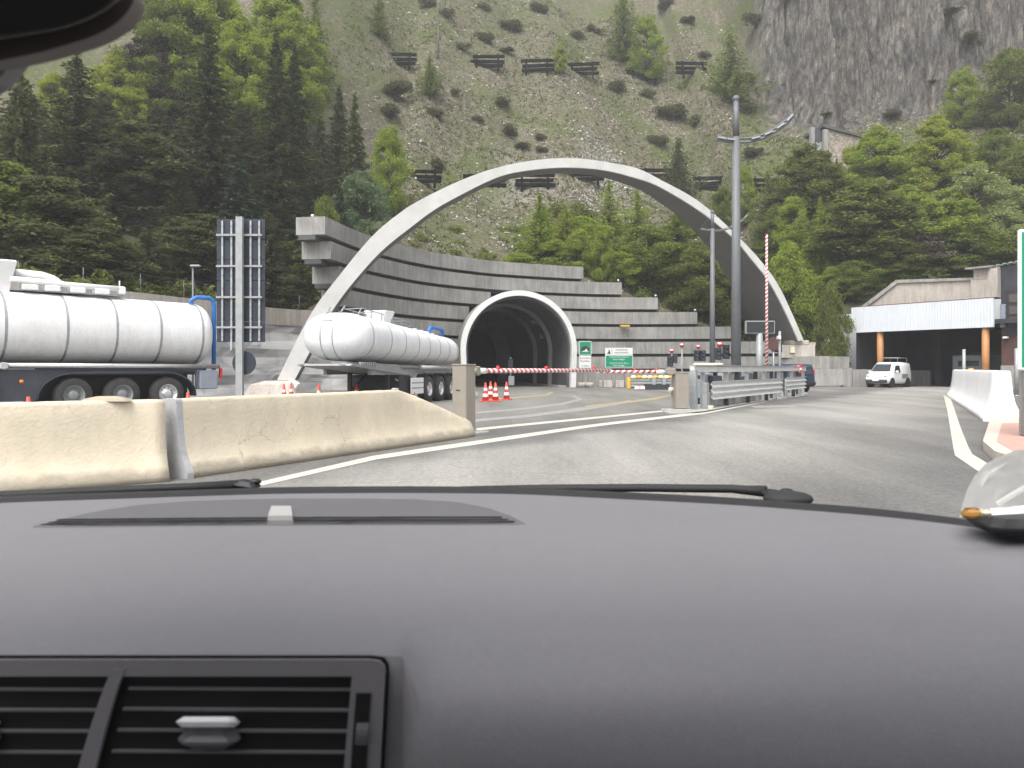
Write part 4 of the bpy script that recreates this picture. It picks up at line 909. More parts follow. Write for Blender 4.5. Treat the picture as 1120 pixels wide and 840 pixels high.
# ------------------------------------------------------------------ snow fences, stone hut
def fence(px, py, w, label, group, tilt=0.0):
    b = HP(px, py); s = w/F*b.y; h = 17/F*b.y; t = thing('snow_fence', label, 'snow fence', b-Vector((0, 0, .15)), math.radians(tilt), group)
    R = Matrix.Rotation(math.radians(-18), 3, 'X')
    for sx in (-.33, .33):
        m = MB(); m.box((sx*s, 0, h*.45), (.24, .2, h*1.3), R); m.build('post', 'wood', t)
        m = MB(); m.cyl((sx*s, .1, h*.7), (sx*s, 1.5, .9), .06, n=6); m.build('brace', 'wood', t)
    for k, z in enumerate((.28, .58, .95)):
        m = MB(); m.box((random.uniform(-.05, .05)*s, -.13+z*h*.3, z*h), (s*random.uniform(.96, 1.04), .12, h*.23), Matrix.Rotation(random.uniform(-.02, .02), 3, 'Y') @ R); m.build('rail', 'wood', t)
U = 'upper row of snow fences'; Lw = 'lower row of snow fences'
for (px, py, w, lab, gr, ti) in [(436, 73, 36, 'dark timber snow fence beside the tall bare trunk in the upper row', U, 2), (533, 78, 36, 'dark timber snow fence of the upper row, standing alone after a wide gap', U, 0), (587, 81, 35, 'dark timber snow fence of the upper row above the brown earth patch', U, -4), (637, 85, 35, 'dark timber snow fence of the upper row just before the larch', U, -4), (704, 90, 36, 'dark timber snow fence of the upper row half covered by the light birch', U, 3), (758, 83, 34, 'dark timber snow fence of the upper row beside the bushy mid green pine', U, 3),
    (463, 202, 38, 'dark timber snow fence of the lower row beside the fresh green birch', Lw, 2), (530, 206, 46, 'dark timber snow fence of the lower row crossed by the rising arch', Lw, 0), (585, 206, 43, 'dark timber snow fence of the lower row framed under the arch crown', Lw, 0), (640, 202, 42, 'dark timber snow fence of the lower row mostly behind the arch soffit', Lw, 2), (720, 202, 40, 'dark timber snow fence of the lower row beside the dark pine above the arch', Lw, 2), (777, 209, 34, 'dark timber snow fence of the lower row close to the taller lamp post', Lw, -4), (838, 212, 34, 'dark timber snow fence of the lower row between lamp post and dark olive pine', Lw, 2), (1116, 211, 32, 'dark timber snow fence on the grassy shoulder above the green road sign', Lw, 0), (1008, 232, 30, 'dark timber snow fence buried between the slope trees', Lw, 0)]:
    fence(px, py, w, lab, gr, ti)
a = HP(903, 172); Y = a.y; k = Y/F
a = P(903, 172, a.y-4.5); Y = a.y; k = Y/F
t = thing('stone_hut', 'rubble stone hut wall with a concrete doorway under the cliff', 'hut', (a.x, Y, a.z-1.2), math.radians(8))
def hx(px): return (px-903)*k
def hz(py): return EYE-(py-HY)*k-(a.z-1.2)
m = MB(); m.prism([(hx(905), 0, -1), (hx(966), 0, -1), (hx(966), 0, hz(153)), (hx(905), 0, hz(140))], (0, 4, 0)); m.build('wall', 'stonewall', t)
m = MB(); m.prism([(hx(899), -.25, hz(139.5)), (hx(968), -.25, hz(154)), (hx(968), -.25, hz(151.5)), (hx(899), -.25, hz(136.5))], (0, 4.5, 0)); m.build('roof', 'dark_conc', t)
m = MB(); m.box((hx(902.2), -.05, hz(170)/2+hz(140)/2-.5), (.5, .4, hz(140)-hz(170)+.6)); m.box((hx(887), -.05, hz(157)), (.45, .4, 3.4)); m.build('pillar', 'conc_right', t)
m = MB(); m.box((hx(895), .5, hz(158)), (1.5, .2, 3.6)); m.build('door_recess', 'dark_conc', t)
m = MB(); m.box((hx(897), .3, hz(163)), (.7, .12, 1.7)); m.build('door', 'steel', t)
# ------------------------------------------------------------------ wheels and tankers 
def wheel(parent, x, y, r, w, side, hub='alu', tyre='tyre'):
    """local axle along y; side=+1 faces +y"""
    prof = [(.56, -.5), (.9, -.5), (.98, -.36), (1.0, -.2), (1.0, .2), (.98, .36), (.9, .5), (.56, .5)]
    n = 28; m = MB(); rings = [[Vector((math.cos(6.2832*i/n)*r*a, q*w, math.sin(6.2832*i/n)*r*a)) for i in range(n)] for a, q in prof]
    m.loft(rings, True, False, smooth=True); t = m.build('tyre', tyre, parent, (x, y, r))
    m = MB(); s = side*w*.5; rr = []
    for a, q in ((.565, -.2), (.565, .95), (.52, .98), (.48, .55), (.3, .4), (.26, .75), (.16, .8), (.0, .8)):
        rr.append([Vector((math.cos(6.2832*i/20)*r*max(a, .005), s*q, math.sin(6.2832*i/20)*r*max(a, .005))) for i in range(20)])
    m.loft(rr, True, False, smooth=True)
    for i in range(10):
        an = 6.2832*i/10; m.cyl((math.cos(an)*r*.37, s*.5, math.sin(an)*r*.37), (math.cos(an)*r*.37, s*.75, math.sin(an)*r*.37), r*.035, n=6)
    m.build('rim', hub, t); return t
def tank_shape(L, w, rear, front, dome=.55, n=40, p=2.35):
    """superellipse sections from rear (x=0) to front (x=L); rear/front = (z bottom, z top)"""
    rings = []; xs = []
    for k in range(8): a = math.pi/2*k/8; xs.append((dome*(1-math.sin(math.pi/2*(k/8))), None))
    st = [(dome*(1-math.cos(a)), max(.04, math.sin(a)**.75)) for a in [math.pi/2*(k+.25)/8 for k in range(8)]]
    seq = st+[(dome+(L-2*dome)*k/10, 1) for k in range(0, 11)]+[(L-x, s) for x, s in st[::-1]]
    def sec(x, s=1.0, grow=0.0):
        f = x/L; zb_ = lerp(rear[0], front[0], f); zt_ = lerp(rear[1], front[1], f); zc = (zb_+zt_)/2; hz = (zt_-zb_)/2*s+grow; hy = w/2*s+grow
        return [Vector((x, math.copysign(abs(math.cos(a))**(2/p), math.cos(a))*hy, zc+math.copysign(abs(math.sin(a))**(2/p), math.sin(a))*hz)) for a in [6.2832*i/n for i in range(n)]]
    m = MB(); m.loft([sec(x, s) for x, s in seq], True, True, smooth=True); return m, sec
def band(sec, x, wd=.05, g=.008):
    m = MB(); m.loft([sec(x-wd/2, 1, .001), sec(x-wd/2, 1, g), sec(x+wd/2, 1, g), sec(x+wd/2, 1, .001)], True, False, smooth=False); return m
Fw = Vector((-.69, -.724)).normalized(); ang = math.atan2(Fw.y, Fw.x)
t = thing('tanker_trailer', 'white tanker trailer cut by the photo edge, three dusty axles and blue rear pipe', 'tanker', (-9.75-1.25*.724, 27.6+1.25*.69, 0), ang, 'parked tankers'); T1 = t
LEN = 10.8
m, sec = tank_shape(LEN, 2.5, (1.45, 3.55), (1.52, 3.70), .55); tk = m.build('tank', 'tank', t)
for x in (.62, 2.0, 3.35, 4.75, 6.35, 8.0, 9.6): band(sec, x, .07).build('seam_band', 'steel', tk)
m = MB(); m.box((5.4, 0, 1.25), (10.2, .9, .22)); m.box((5.4, .95, 1.33), (10.0, .08, .16)); m.box((5.4, -.95, 1.33), (10.0, .08, .16)); m.build('chassis', 'chassis', t)
# mudguard sweep over the three wheels
m = MB(); arc = [(.55, .50)]+[(1.05+.75*(1-math.cos(a)), .50+.70*math.sin(a)) for a in [math.pi/2*k/8 for k in range(1, 9)]]+[(5.1-.05+.7*math.sin(a), .5+.70*math.cos(a)) for a in [math.pi/2*k/8 for k in range(0, 9)]]
arc = [(.85+1.0*(1-math.cos(a)), .45+.75*math.sin(a)) for a in [math.pi/2*k/8 for k in range(9)]]+[(4.55+1.0*math.sin(a), .45+.75*math.cos(a)) for a in [math.pi/2*k/8 for k in range(9)]]
m.loft([[Vector((x, 1.24, z)), Vector((x, .72, z)), Vector((x, .72, z+.05)), Vector((x, 1.24, z+.05))] for x, z in arc], True, True); m.build('mudguard', 'chassis', t)
m = MB(); m.box((3.2, .3, .8), (4.9, .1, .95)); m.build('inner_panel', 'black', t)
m = MB(); m.prism([(5.58, 1.15, .42), (6.5, 1.15, .42), (6.5, 1.15, 1.30), (4.6, 1.15, 1.30), (4.8, 1.15, 1.22), (5.25, 1.15, 1.05), (5.5, 1.15, .75)], (0, -.25, 0)); m.build('side_skirt', 'chassis', t)
m = MB(); m.box((8.5, 1.1, .86), (3.9, .35, .84), bev=.03); m.build('side_locker', 'chassis', t)
m = MB(); m.box((8.0, 1.1, 1.36), (4.8, .05, .09)); m.build('locker_rail', 'steel', t)
for x in (6.7, 8.0, 9.4): mm = MB(); mm.box((x, 1.279, .86), (.02, .006, .8)); mm.build('locker_seam', 'dark', t)
m = MB(); m.box((.42, 1.03, .98), (.62, .4, .62), bev=.03); m.build('rear_locker', 'greybox', t)
m = MB(); m.cyl((.05, 1.2, 1.42), (6.35, 1.2, 1.44), .075, n=12); m.box((6.42, 1.2, 1.42), (.22, .22, .2), bev=.03); m.build('hose_tube', 'alu', t)
for x in (1.75, 3.15, 4.55):
    for sd in (1, -1): wheel(t, x, sd*.98, .545, .38, sd, 'chassis_grey' if x > 2 else 'alu')
m = MB(); m.cyl((1.75, -1, .52), (1.75, 1, .52), .09); m.cyl((3.15, -1, .52), (3.15, 1, .52), .09); m.cyl((4.55, -1, .52), (4.55, 1, .52), .09); m.build('axles', 'dark', t)
m = MB(); m.tube([(.75, .62, 3.50), (.75, .62, 3.62), (.55, .62, 3.74), (.12, .62, 3.74), (-.02, .62, 3.66), (-.05, .62, 3.45), (-.05, .62, 1.3)], .075, 10); m.build('vent_pipe', 'blue', t)
m = MB(); m.box((-.03, 1.14, 1.2), (.08, .14, .34), bev=.02); m.build('tail_light', 'red', t)
m = MB(); m.sphere((5.98, 1.27, .98), .06, 10, sc=(1, .5, 1)); m.build('marker_light', 'orange', t)
# top gear: hatch box, pipe work, walkway
m = MB(); m.loft([[Vector((6.5+x*a, .2+y*a, z)) for x, y in ((-.55, -.55), (.55, -.55), (.55, .55), (-.55, .55))] for z, a in ((3.55, .72), (3.75, .75), (4.3, .96), (4.42, 1.0), (4.46, .95))], True, True); m.build('hatch_box', 'white', t)
m = MB(); m.tube([(5.9, .35, 4.12), (5.2, .35, 4.1), (4.9, .35, 4.02), (4.62, .35, 3.85)], .13, 10); m.tube([(6.1, .62, 3.93), (4.6, .62, 3.86), (2.95, .62, 3.84)], .09, 10); m.box((3.0, .6, 3.8), (.22, .22, .24), bev=.03); m.cyl((3.05, .6, 3.85), (3.05, .6, 4.1), .02, n=6)
for x in (3.6, 4.3, 5.0, 5.6): m.box((x, .6, 3.72), (.42, .3, .16), bev=.02)
m.build('top_pipework', 'white', t)
m = MB(); m.box((4.5, .35, 3.64), (3.2, .5, .06)); m.build('walkway', 'steel', t)

Fw = Vector((-.27, -.963)).normalized(); ang = math.atan2(Fw.y, Fw.x)
t = thing('tanker_trailer', 'white uncoupled tanker trailer with its rounded front facing the road, by the tunnel', 'tanker', (-3.30, 37.25, 0), ang, 'parked tankers'); T2 = t
LEN = 10.5
m, sec = tank_shape(LEN, 2.42, (1.42, 2.72), (1.63, 3.30), .95, p=2.5); tk = m.build('tank', 'white_tank', t)
for x in (.95, 1.9, 3.0, 4.15, 5.3, 6.6, 7.9, 9.4): band(sec, x, .045).build('seam_band', 'steel', tk)
m = MB()
for y in (-.22, .22):
    pts = []
    for k in range(12):
        a = math.pi*(.04+.92*k/11)-math.pi/2; f = 1; zc = (1.63+3.30)/2; pts.append((LEN-.95+.97*abs(math.cos(a))**.8+.0, y, zc+.845*math.sin(a)))
    m.tube(pts, .014, 6)
for k in range(6): pass
m.build('front_strap', 'steel', t)
m = MB(); m.box((10.38, .0, 2.85), (.06, .36, .22), bev=.02); m.build('front_plate', 'zinc_pale', t)
m = MB(); m.box((4.6, .85, 1.26), (8.8, .12, .26)); m.box((4.6, -.85, 1.26), (8.8, .12, .26)); m.build('chassis', 'zinc_pale', t)
m = MB(); m.prism([(10.6, 1.0, 1.50), (7.0, 1.0, 1.50), (6.2, 1.0, 1.2), (6.3, 1.0, 1.12), (10.7, 1.0, 1.44)], (0, -2.0, 0)); m.build('coupling_plate', 'zinc_pale', t)
m = MB(); m.cyl((10.95, .75, 1.47), (4.6, 1.0, 1.38), .05, n=8); m.cyl((10.95, -.75, 1.47), (4.6, -1.0, 1.38), .05, n=8)
for k in range(8): m.box((10.0-k*.16, 1.0, 1.50), (.09, .06, .14))
m.build('side_rail', 'zinc_pale', t)
m = MB()
for y in (.75, -.75): m.box((7.3, y, .78), (.14, .14, 1.0)); m.box((7.3, y, .24), (.34, .3, .06)); m.cyl((7.3, y*.9, .55), (6.5, y*.6, 1.15), .04, n=6)
m.build('landing_leg', 'dark', t)
m = MB(); m.box((6.2, 0, .75), (1.0, 2.0, .7), bev=.04); m.build('under_locker', 'dark', t)
for k in range(8): pass
m = MB(); m.cyl((5.5, .9, .55), (6.9, .9, .95), .03, n=6); m.cyl((5.2, .9, 1.0), (5.2, .9, .5), .03, n=6); m.build('stay', 'zinc_pale', t)
m = MB(); m.box((5.35, 1.12, .68), (1.25, .05, .62), bev=.015); m.build('side_guard', 'white', t)
m = MB(); m.box((5.35, 1.147, .80), (1.2, .004, .05)); m.box((5.35, 1.147, .60), (1.2, .004, .05)); m.build('side_guard_groove', 'steel', t)
m = MB(); m.cyl((.3, 1.12, 1.40), (5.0, 1.12, 1.40), .07, n=10); m.build('hose_tube', 'alu', t)
for x in (1.5, 2.81, 4.12):
    for sd in (1, -1): wheel(t, x, sd*.98, .525, .38, sd)
m = MB()
for x in (1.5, 2.81, 4.12):
    m.loft([[Vector((x+.6*math.cos(a), yy, .53+.6*math.sin(a)*1.0)) for yy in (1.16, .74)] + [Vector((x+.63*math.cos(a), yy, .53+.63*math.sin(a))) for yy in (.74, 1.16)] for a in [math.pi*(.08+.84*k/10) for k in range(11)]], True, True)
m.build('mudguard', 'dark', t)
m = MB(); m.cyl((1.5, -1, .52), (1.5, 1, .52), .09); m.cyl((2.81, -1, .52), (2.81, 1, .52), .09); m.cyl((4.12, -1, .52), (4.12, 1, .52), .09); m.build('axles', 'dark', t)
m = MB(); zt = lambda x: lerp(2.72, 3.30, x/LEN)
for y in (-.35, .35):
    m.tube([(8.9, y, zt(8.9)-.03), (8.6, y, zt(8.6)+.28), (4.2, y, zt(4.2)+.26), (3.9, y, zt(3.9)-.02)], .022, 6)
    for x in (7.8, 6.9, 6.0, 5.1): m.cyl((x, y, zt(x)-.04), (x, y, zt(x)+.27), .018, n=6)
for x in (8.5, 7.5, 6.5, 5.5, 4.5): m.cyl((x, -.35, zt(x)+.27), (x, .35, zt(x)+.27), .015, n=6)
m.tube([(9.9, .2, 3.2), (9.55, .2, 3.48)], .03, 6); m.tube([(10.0, -.25, 3.15), (9.75, -.25, 3.42)], .03, 6)
m.build('catwalk_rail', 'zinc_pale', t)
m = MB(); m.box((6.3, 0, zt(6.3)+.02), (5.0, .55, .06)); m.build('catwalk', 'steel', t)
m = MB(); m.loft([[Vector((6.35+x*a, y*a, z)) for x, y in ((-.5, -.5), (.5, -.5), (.5, .5), (-.5, .5))] for z, a in ((3.0, .62), (3.18, .66), (3.42, .82), (3.50, .86), (3.52, .8))], True, True); m.build('hatch_box', 'white', t)
m = MB()
for x in (1.4, 2.0, 2.6, 3.3): m.box((x, 0, zt(x)+.04), (.3, .5, .12), bev=.03)
m.build('valve_row', 'white', t)
m = MB(); m.tube([(1.6, .15, zt(1.6)), (1.6, .15, zt(1.6)+.24), (1.45, .15, zt(1.6)+.33), (.1, .15, zt(.1)+.36), (-.02, .15, zt(0)+.25), (-.05, .15, 1.4)], .08, 10); m.build('vent_pipe', 'blue', t)

# ------------------------------------------------------------------ concrete barriers
JP = [(-.30, 0), (-.30, .07), (-.285, .11), (-.235, .2), (-.195, .28), (-.165, .38), (-.135, .55), (-.118, .75), (-.105, .93), (-.095, .96), (-.07, .975), (.07, .975), (.095, .96), (.105, .93), (.118, .75), (.135, .55), (.165, .38), (.195, .28), (.235, .2), (.285, .11), (.30, .07), (.30, 0)]
def jersey(name, label, a, c, material, group, end_mat=None, taper=0.0, hs=1.0, ws=1.0, seg=14):
    a, c = Vector((a[0], a[1], 0)), Vector((c[0], c[1], 0)); d = (c-a); L = d.length; t = thing(name, label, 'barrier', a, math.atan2(d.y, d.x), group)
    rings = []
    for k in range(seg+1):
        x = L*k/seg; rings.append([Vector((x+random.uniform(-.0015, .0015), y*ws+random.uniform(-.0015, .0015), z*hs+(random.uniform(-.003, .003) if z > .5 else 0))) for y, z in JP])
    if taper:
        for k in range(1, 13):
            f = k/12; x = L+taper*f; top_ = lerp(.97, .26, f**1.15) if f < .9 else lerp(.97, .26, .9**1.15)*(1-((f-.9)/.1)**2*.75)
            wk = 1 if f < .85 else math.sqrt(max(.02, 1-((f-.85)/.155)**2)); rings.append([Vector((x, y*wk, min(z, top_-(.0 if abs(y) < .09 else .03*(z > top_)))) ) for y, z in JP])
    m = MB(); m.loft(rings, True, True, smooth=True); o = m.build('body', material, t)
    return t
jersey('concrete_barrier', 'yellowed concrete barrier running off the photo edge in front of the near tanker', (-8.6, 6.76), (-4.255, 10.03), 'jersey', 'yellowed concrete barriers', seg=40)
bt = jersey('concrete_barrier', 'yellowed concrete barrier with a sloping nose beside the grey-brown gate cabinet', (-4.22, 10.18), (-2.05, 14.35), 'jersey', 'yellowed concrete barriers', taper=2.55, seg=44)
m = MB(); m.loft([[Vector((x, y*1.012, z*1.004+(.002 if z > 0 else 0))) for y, z in JP] for x in (-.012, .085)], True, True); m.build('mortar_end', 'jersey_grey', bt)
m = MB(); m.sphere((4.72, .0, .985), .06, 8, sc=(1.4, 1, .5)); m.build('lifting_lug', 'jersey_grey', bt)
t = tag(recentre(MB().loft([[Vector((-4.75+x*a+.1*z, 9.66+y*a, .965+z)) for x, y in ((-.28, -.09), (0, -.1), (.25, -.07), (.28, .06), (0, .09), (-.25, .08))] for z, a in ((0, 1), (.035, .8), (.06, .4))], True, True).build('mortar_lump', 'jersey')), 'dried mortar lump on the barrier top beside the joint', 'mortar lump')
jersey('concrete_barrier', 'clean white concrete barrier beside the pink paved kerb island', (12.4, 20.75), (21.75, 40.3), 'white_barrier', None, hs=1.33, ws=1.5)
# paved kerb island
ring = [G(1084, 461), G(1075, 492), G(1088, 504.5), G(1108, 512), G(1120, 517)]
outer = [(p.x, p.y) for p in ring]+[(9.5, 9.8), (17, 11.5), (19, 22), (13.0, 21.2)]
inner_px = [(1096, 463), (1090, 483), (1107, 493), (1121, 499)]
def gi(px, py): q = G(px, py, .15); return (q.x, q.y)
inner = [gi(*p) for p in inner_px]+[(9.8, 10.6), (16.6, 12.0), (18.5, 21.6), (gi(1096, 463)[0]+1, gi(1096, 463)[1]+.2)]
m = MB(); m.prism([(x, y, 0) for x, y in outer], (0, 0, .15)); kb = m.build('kerb', 'kerb'); tag(kb, kind='structure')
sheet('pavement', inner, 'pink', .154)

# ------------------------------------------------------------------ traffic cones
def make_cone(loc, label, h=.75):
    t = thing('traffic_cone', label, 'traffic cone', loc, random.uniform(0, 1.5), 'orange and white traffic cones')
    m = MB(); m.box((0, 0, .02), (.4, .4, .04), bev=.02); m.build('base', 'cone_red', t)
    b = MB(); Rr = lambda z: .145-.115*z/h
    zs = [.04, h]; m = MB(); m.cyl((0, 0, .04), (0, 0, h), Rr(.04), Rr(h), 16); m.build('cone_body', 'cone_red', t)
    for z0, z1 in ((.2, .33), (.45, .56)):
        m = MB(); m.cyl((0, 0, z0), (0, 0, z1), Rr(z0)+.003, Rr(z1)+.003, 16, caps=False); m.build('white_band', 'cone_white', t)
    return t
for px, Y, lab in [(531, 33.5, 'traffic cone farthest toward the tanker in the group of four before the tunnel'), (536.5, 36.5, 'traffic cone set back behind the others in the group of four'), (542, 33.8, 'traffic cone in the middle front of the group of four before the tunnel'), (554, 35.5, 'traffic cone standing a little apart, nearest the tunnel axis'),
                   (451.5, 31.5, 'traffic cone standing alone before the wheels of the uncoupled tanker'), (390, 30.0, 'traffic cone under the belly of the uncoupled tanker, tip only'), (349, 29.5, 'traffic cone before the coupling of the uncoupled tanker'), (310.5, 31, 'traffic cone beside the arch footing, closest to the sign post'), (318.5, 32, 'traffic cone beside the arch footing, closest to the uncoupled tanker'),
                   (205.5, 19.5, 'traffic cone tip beside the rear wheel of the near tanker'), (31, 16.6, 'traffic cone tip under the side locker of the near tanker')]:
    make_cone(((px-CX)/F*Y, Y, 0), lab, .78)

# ------------------------------------------------------------------ toll gates
def gate(loc, rz, label, boom_label, boom_len, box, bz, group, orange=False):
    t = thing('gate_cabinet', label, 'gate cabinet', loc, rz, group)
    w, h = box
    m = MB(); m.box((0, 0, h/2+.06), (w, w, h-.06), bev=.012); m.build('cabinet', 'beige_box', t)
    m = MB(); m.box((0, 0, h+.045), (w+.02, w+.02, .03), bev=.008); m.build('lid', 'beige_box', t)
    m = MB(); m.box((.12, -.02, .03), (w+.42, w+.2, .09), bev=.02); m.build('base_slab', 'gravelly', t)
    m = MB(); m.box((w/2+.10, -.02, bz), (.26, .26, .2), bev=.02); m.cyl((w/2+.02, .1, bz), (w/2+.02, -.22, bz), .07, n=12); m.box((w/2+.25, -.02, bz), (.1, .13, .15), bev=.02); m.build('arm_hub', 'beige_box', t)
    m = MB(); m.box((w/2+.27, -.02, bz), (.1, .1, .12), bev=.01); m.build('arm_clamp', 'dark', t)
    m = MB(); m.cyl((w/2+.0, -.08, h*.59), (w/2+.14, -.08, h*.59), .07, n=12); m.build('photocell', 'cream', t)
    m = MB(); m.box((-w/2-.003, .02, h*.66), (.008, .11, .03)); m.build('lock', 'dark', t)
    m = MB(); m.box((-w/2-.002, 0, h*.5), (.004, w*.86, h*.8)); m.build('door', 'beige_box', t)
    if orange: m = MB(); m.box((.0, -w/2-.003, h*.62), (.06, .004, .2), Matrix.Rotation(.25, 3, 'Y')); m.build('paint_mark', 'orange', t)
    b = thing('barrier_boom', boom_label, 'barrier boom', (loc[0], loc[1], bz), rz, 'red and white barrier booms')
    x0 = w/2+.3
    m = MB(); m.cyl((x0, -.02, 0), (x0+boom_len, -.02, -.0), .055, .045, n=12); m.build('arm', 'boom', b)
    m = MB(); m.cyl((x0, -.02, 0), (x0+.28, -.02, 0), .062, n=12); m.sphere((x0+boom_len, -.02, 0), .05, 10); m.build('white_sleeve', 'white', b)
    for f in (.12, .45, .85):
        m = MB(); m.cyl((x0+boom_len*f, -.02, .04), (x0+boom_len*f, -.02, .075), .05, .045, n=10); m.sphere((x0+boom_len*f, -.02, .075), .042, 10); m.build('lamp', 'red', b)
    return b
g1 = (-.97, 16.6); d1 = Vector((3.3, 5.3)).normalized()
bo = gate((g1[0], g1[1], 0), math.atan2(d1.y, d1.x), 'beige gate cabinet standing at the nose of the yellowed barrier', 'long striped barrier boom lowered in front of the tunnel mouth', 6.35, (.34, 1.38), 1.30, 'beige gate cabinets')
d2 = Vector((-2.3, -.25)).normalized()
bo2 = gate((5.32, 26.0, 0), math.atan2(d2.y, d2.x), 'beige gate cabinet with an orange paint mark beside the steel guard rails', 'striped barrier boom lowered before the green signs', 2.15, (.42, 1.16), 1.25, 'beige gate cabinets', True)
# raised boom
q = P(838.6, 398, 39.5); t = thing('barrier_boom', 'raised vertical striped barrier boom beside the message board', 'barrier boom', (q.x, 39.5, .9), 0, 'red and white barrier booms')
m = MB(); m.cyl((0, 0, 0), (6.9, 0, 0), .075, .055, n=10); o = m.build('arm', 'boom', t); o.rotation_euler = (0, -math.pi/2, 0)
t = thing('gate_cabinet', 'beige gate cabinet behind the rails under the raised boom', 'gate cabinet', (q.x, 39.75, 0), 0, 'beige gate cabinets')
m = MB(); m.box((0, 0, .6), (.42, .42, 1.2), bev=.015); m.build('cabinet', 'beige_box', t); m = MB(); m.cyl((0, -.5, 1.0), (0, 0, 1.0), .07); m.build('arm_hub', 'dark', t)

# ------------------------------------------------------------------ island with guard rails
K = [G(748, 453), G(760, 452), G(800, 445.2), G(848, 437.6), G(874, 432.6)]
ax = (K[-1]-K[0]).normalized(); nn = Vector((-ax.y, ax.x, 0))
isl = [(p.x, p.y) for p in K]+[(G(884, 431.5).x, G(884, 431.5).y), (G(880, 429.4).x, G(880, 429.4).y)]+[((p+nn*w_).x, (p+nn*w_).y) for p, w_ in zip(K[::-1], (1.2, 1.4, 1.4, 1.0, .5))]
m = MB(); m.prism([(x, y, 0) for x, y in isl], (0, 0, .04)); tag(m.build('kerb', 'gravelly'), kind='structure')
sheet('pavement', [(lerp(x, 11, .06), lerp(y, 35, .03)) for x, y in isl], 'gravelly', .044)
RA = P(757, 400, 26.4); RB = P(880, 402, 43.2); e = Vector((RB.x-RA.x, RB.y-RA.y, 0)); RL = e.length; rz = math.atan2(e.y, e.x)
t = thing('guard_frame_barrier', 'tall galvanised frame with a long top beam and upright panels on the island', 'barrier frame', (RA.x, RA.y, .04), rz)
m = MB(); m.box((RL/2, 0, 1.28), (RL, .16, .2), bev=.01); m.build('top_beam', 'rail_white', t)
m = MB(); m.box((RL/2, 0, 1.40), (RL, .24, .04)); m.build('beam_cap', 'zinc_pale', t)
m = MB(); m.box((.1, -.02, .63), (.22, .2, 1.26)); m.build('end_post', 'steel', t)
for k in range(13):
    x = 1.15+k*(RL-1.6)/12; m = MB(); m.box((x, 0, .6), (.12, .14, 1.18)); m.build('post', 'dark' if k % 2 else 'steel', t)
    if k < 12 and k % 2 == 0: m = MB(); m.box((x+.72, .05, .66), (.95, .04, .92)); m.build('panel', ('steel', 'pole', 'conc_right')[k % 3], t)
m = MB(); m.box((2.4, -.02, .78), (1.0, .3, .55), bev=.02); m.build('control_box', 'sign_back', t)
m = MB(); m.box((5.2, 0, .25), (7.5, .32, .5), bev=.03); m.build('concrete_plinth', 'gravelly', t)
m = MB(); m.cyl((2.8, .3, 1.42), (2.8, .3, 1.5), .55, .5, n=16); m.build('round_cap', 'cream', t)
t0 = t
def w_beam(a, c, label, z0, z1, group, waves=3, nposts=5, post_h=.85):
    d = Vector((c.x-a.x, c.y-a.y, 0)); L = d.length; t = thing('guard_rail', label, 'guard rail', (a.x, a.y, .04), math.atan2(d.y, d.x), group)
    prof = []; n = waves*8
    for k in range(n+1):
        f = k/n; prof.append((-.055-.045*math.cos(2*math.pi*waves*f), z0+(z1-z0)*f))
    ring = lambda x: [Vector((x, y, z-.04)) for y, z in prof]+[Vector((x, y+.012, z-.04)) for y, z in prof[::-1]]
    m = MB(); m.loft([ring(0), ring(L*.5), ring(L)], True, True, smooth=False); m.build('beam', 'rail_white', t)
    for k in range(nposts): x = L*(k+.5)/nposts; m = MB(); m.box((x, .09, post_h/2), (.1, .14, post_h)); m.build('post', 'dark' if k % 2 else 'steel', t)
    return t
a1 = P(777, 427, 27.2); a2 = P(854, 421, 35.5); w_beam(a1, a2, 'long three-wave guard rail at the road side of the island', .32, .93, 'wave guard rails on the island', 3, 7)
a3 = P(858.5, 421, 36.1); a4 = P(880, 419, 40.5); w_beam(a3, a4, 'short three-wave guard rail at the far tip of the island', .40, .96, 'wave guard rails on the island', 3, 3)
t = thing('guard_post', 'broad steel end post of the long guard rail', 'post', (P(771.5, 440, 26.9).x, 26.9, .04), rz)
m = MB(); m.box((0, 0, .42), (.3, .18, .85), bev=.02); m.build('plate', 'zinc_pale', t); m = MB(); m.box((.05, -.16, .02), (.2, .16, .16), bev=.02); m.build('foot_block', 'cream', t)
a5 = P(700, 404.5, 34); a6 = P(757, 404.0, 31); d = a6-a5
t = thing('guard_rail', 'low pale guard rail crossing behind the second gate cabinet', 'guard rail', (P(731, 403, 36).x, 36, 0), 0, 'plain guard rails behind the cabinets')
m = MB(); m.box((1.3, 0, .98), (2.2, .08, .3), bev=.02); m.build('beam', 'zinc_pale', t)
for x in (.5, 2.2): m = MB(); m.box((x, .1, .5), (.1, .12, 1.0)); m.build('post', 'steel', t)
t = thing('control_cabinet', 'dark grey cabinet between the second gate and the tall rail frame', 'cabinet', (P(764, 430, 31).x, 31, 0), 0)
m = MB(); m.box((0, 0, .55), (.55, .4, 1.1), bev=.02); m.build('body', 'sign_back', t); m = MB(); m.box((0, -.205, .6), (.4, .01, .7)); m.build('door', 'steel', t)

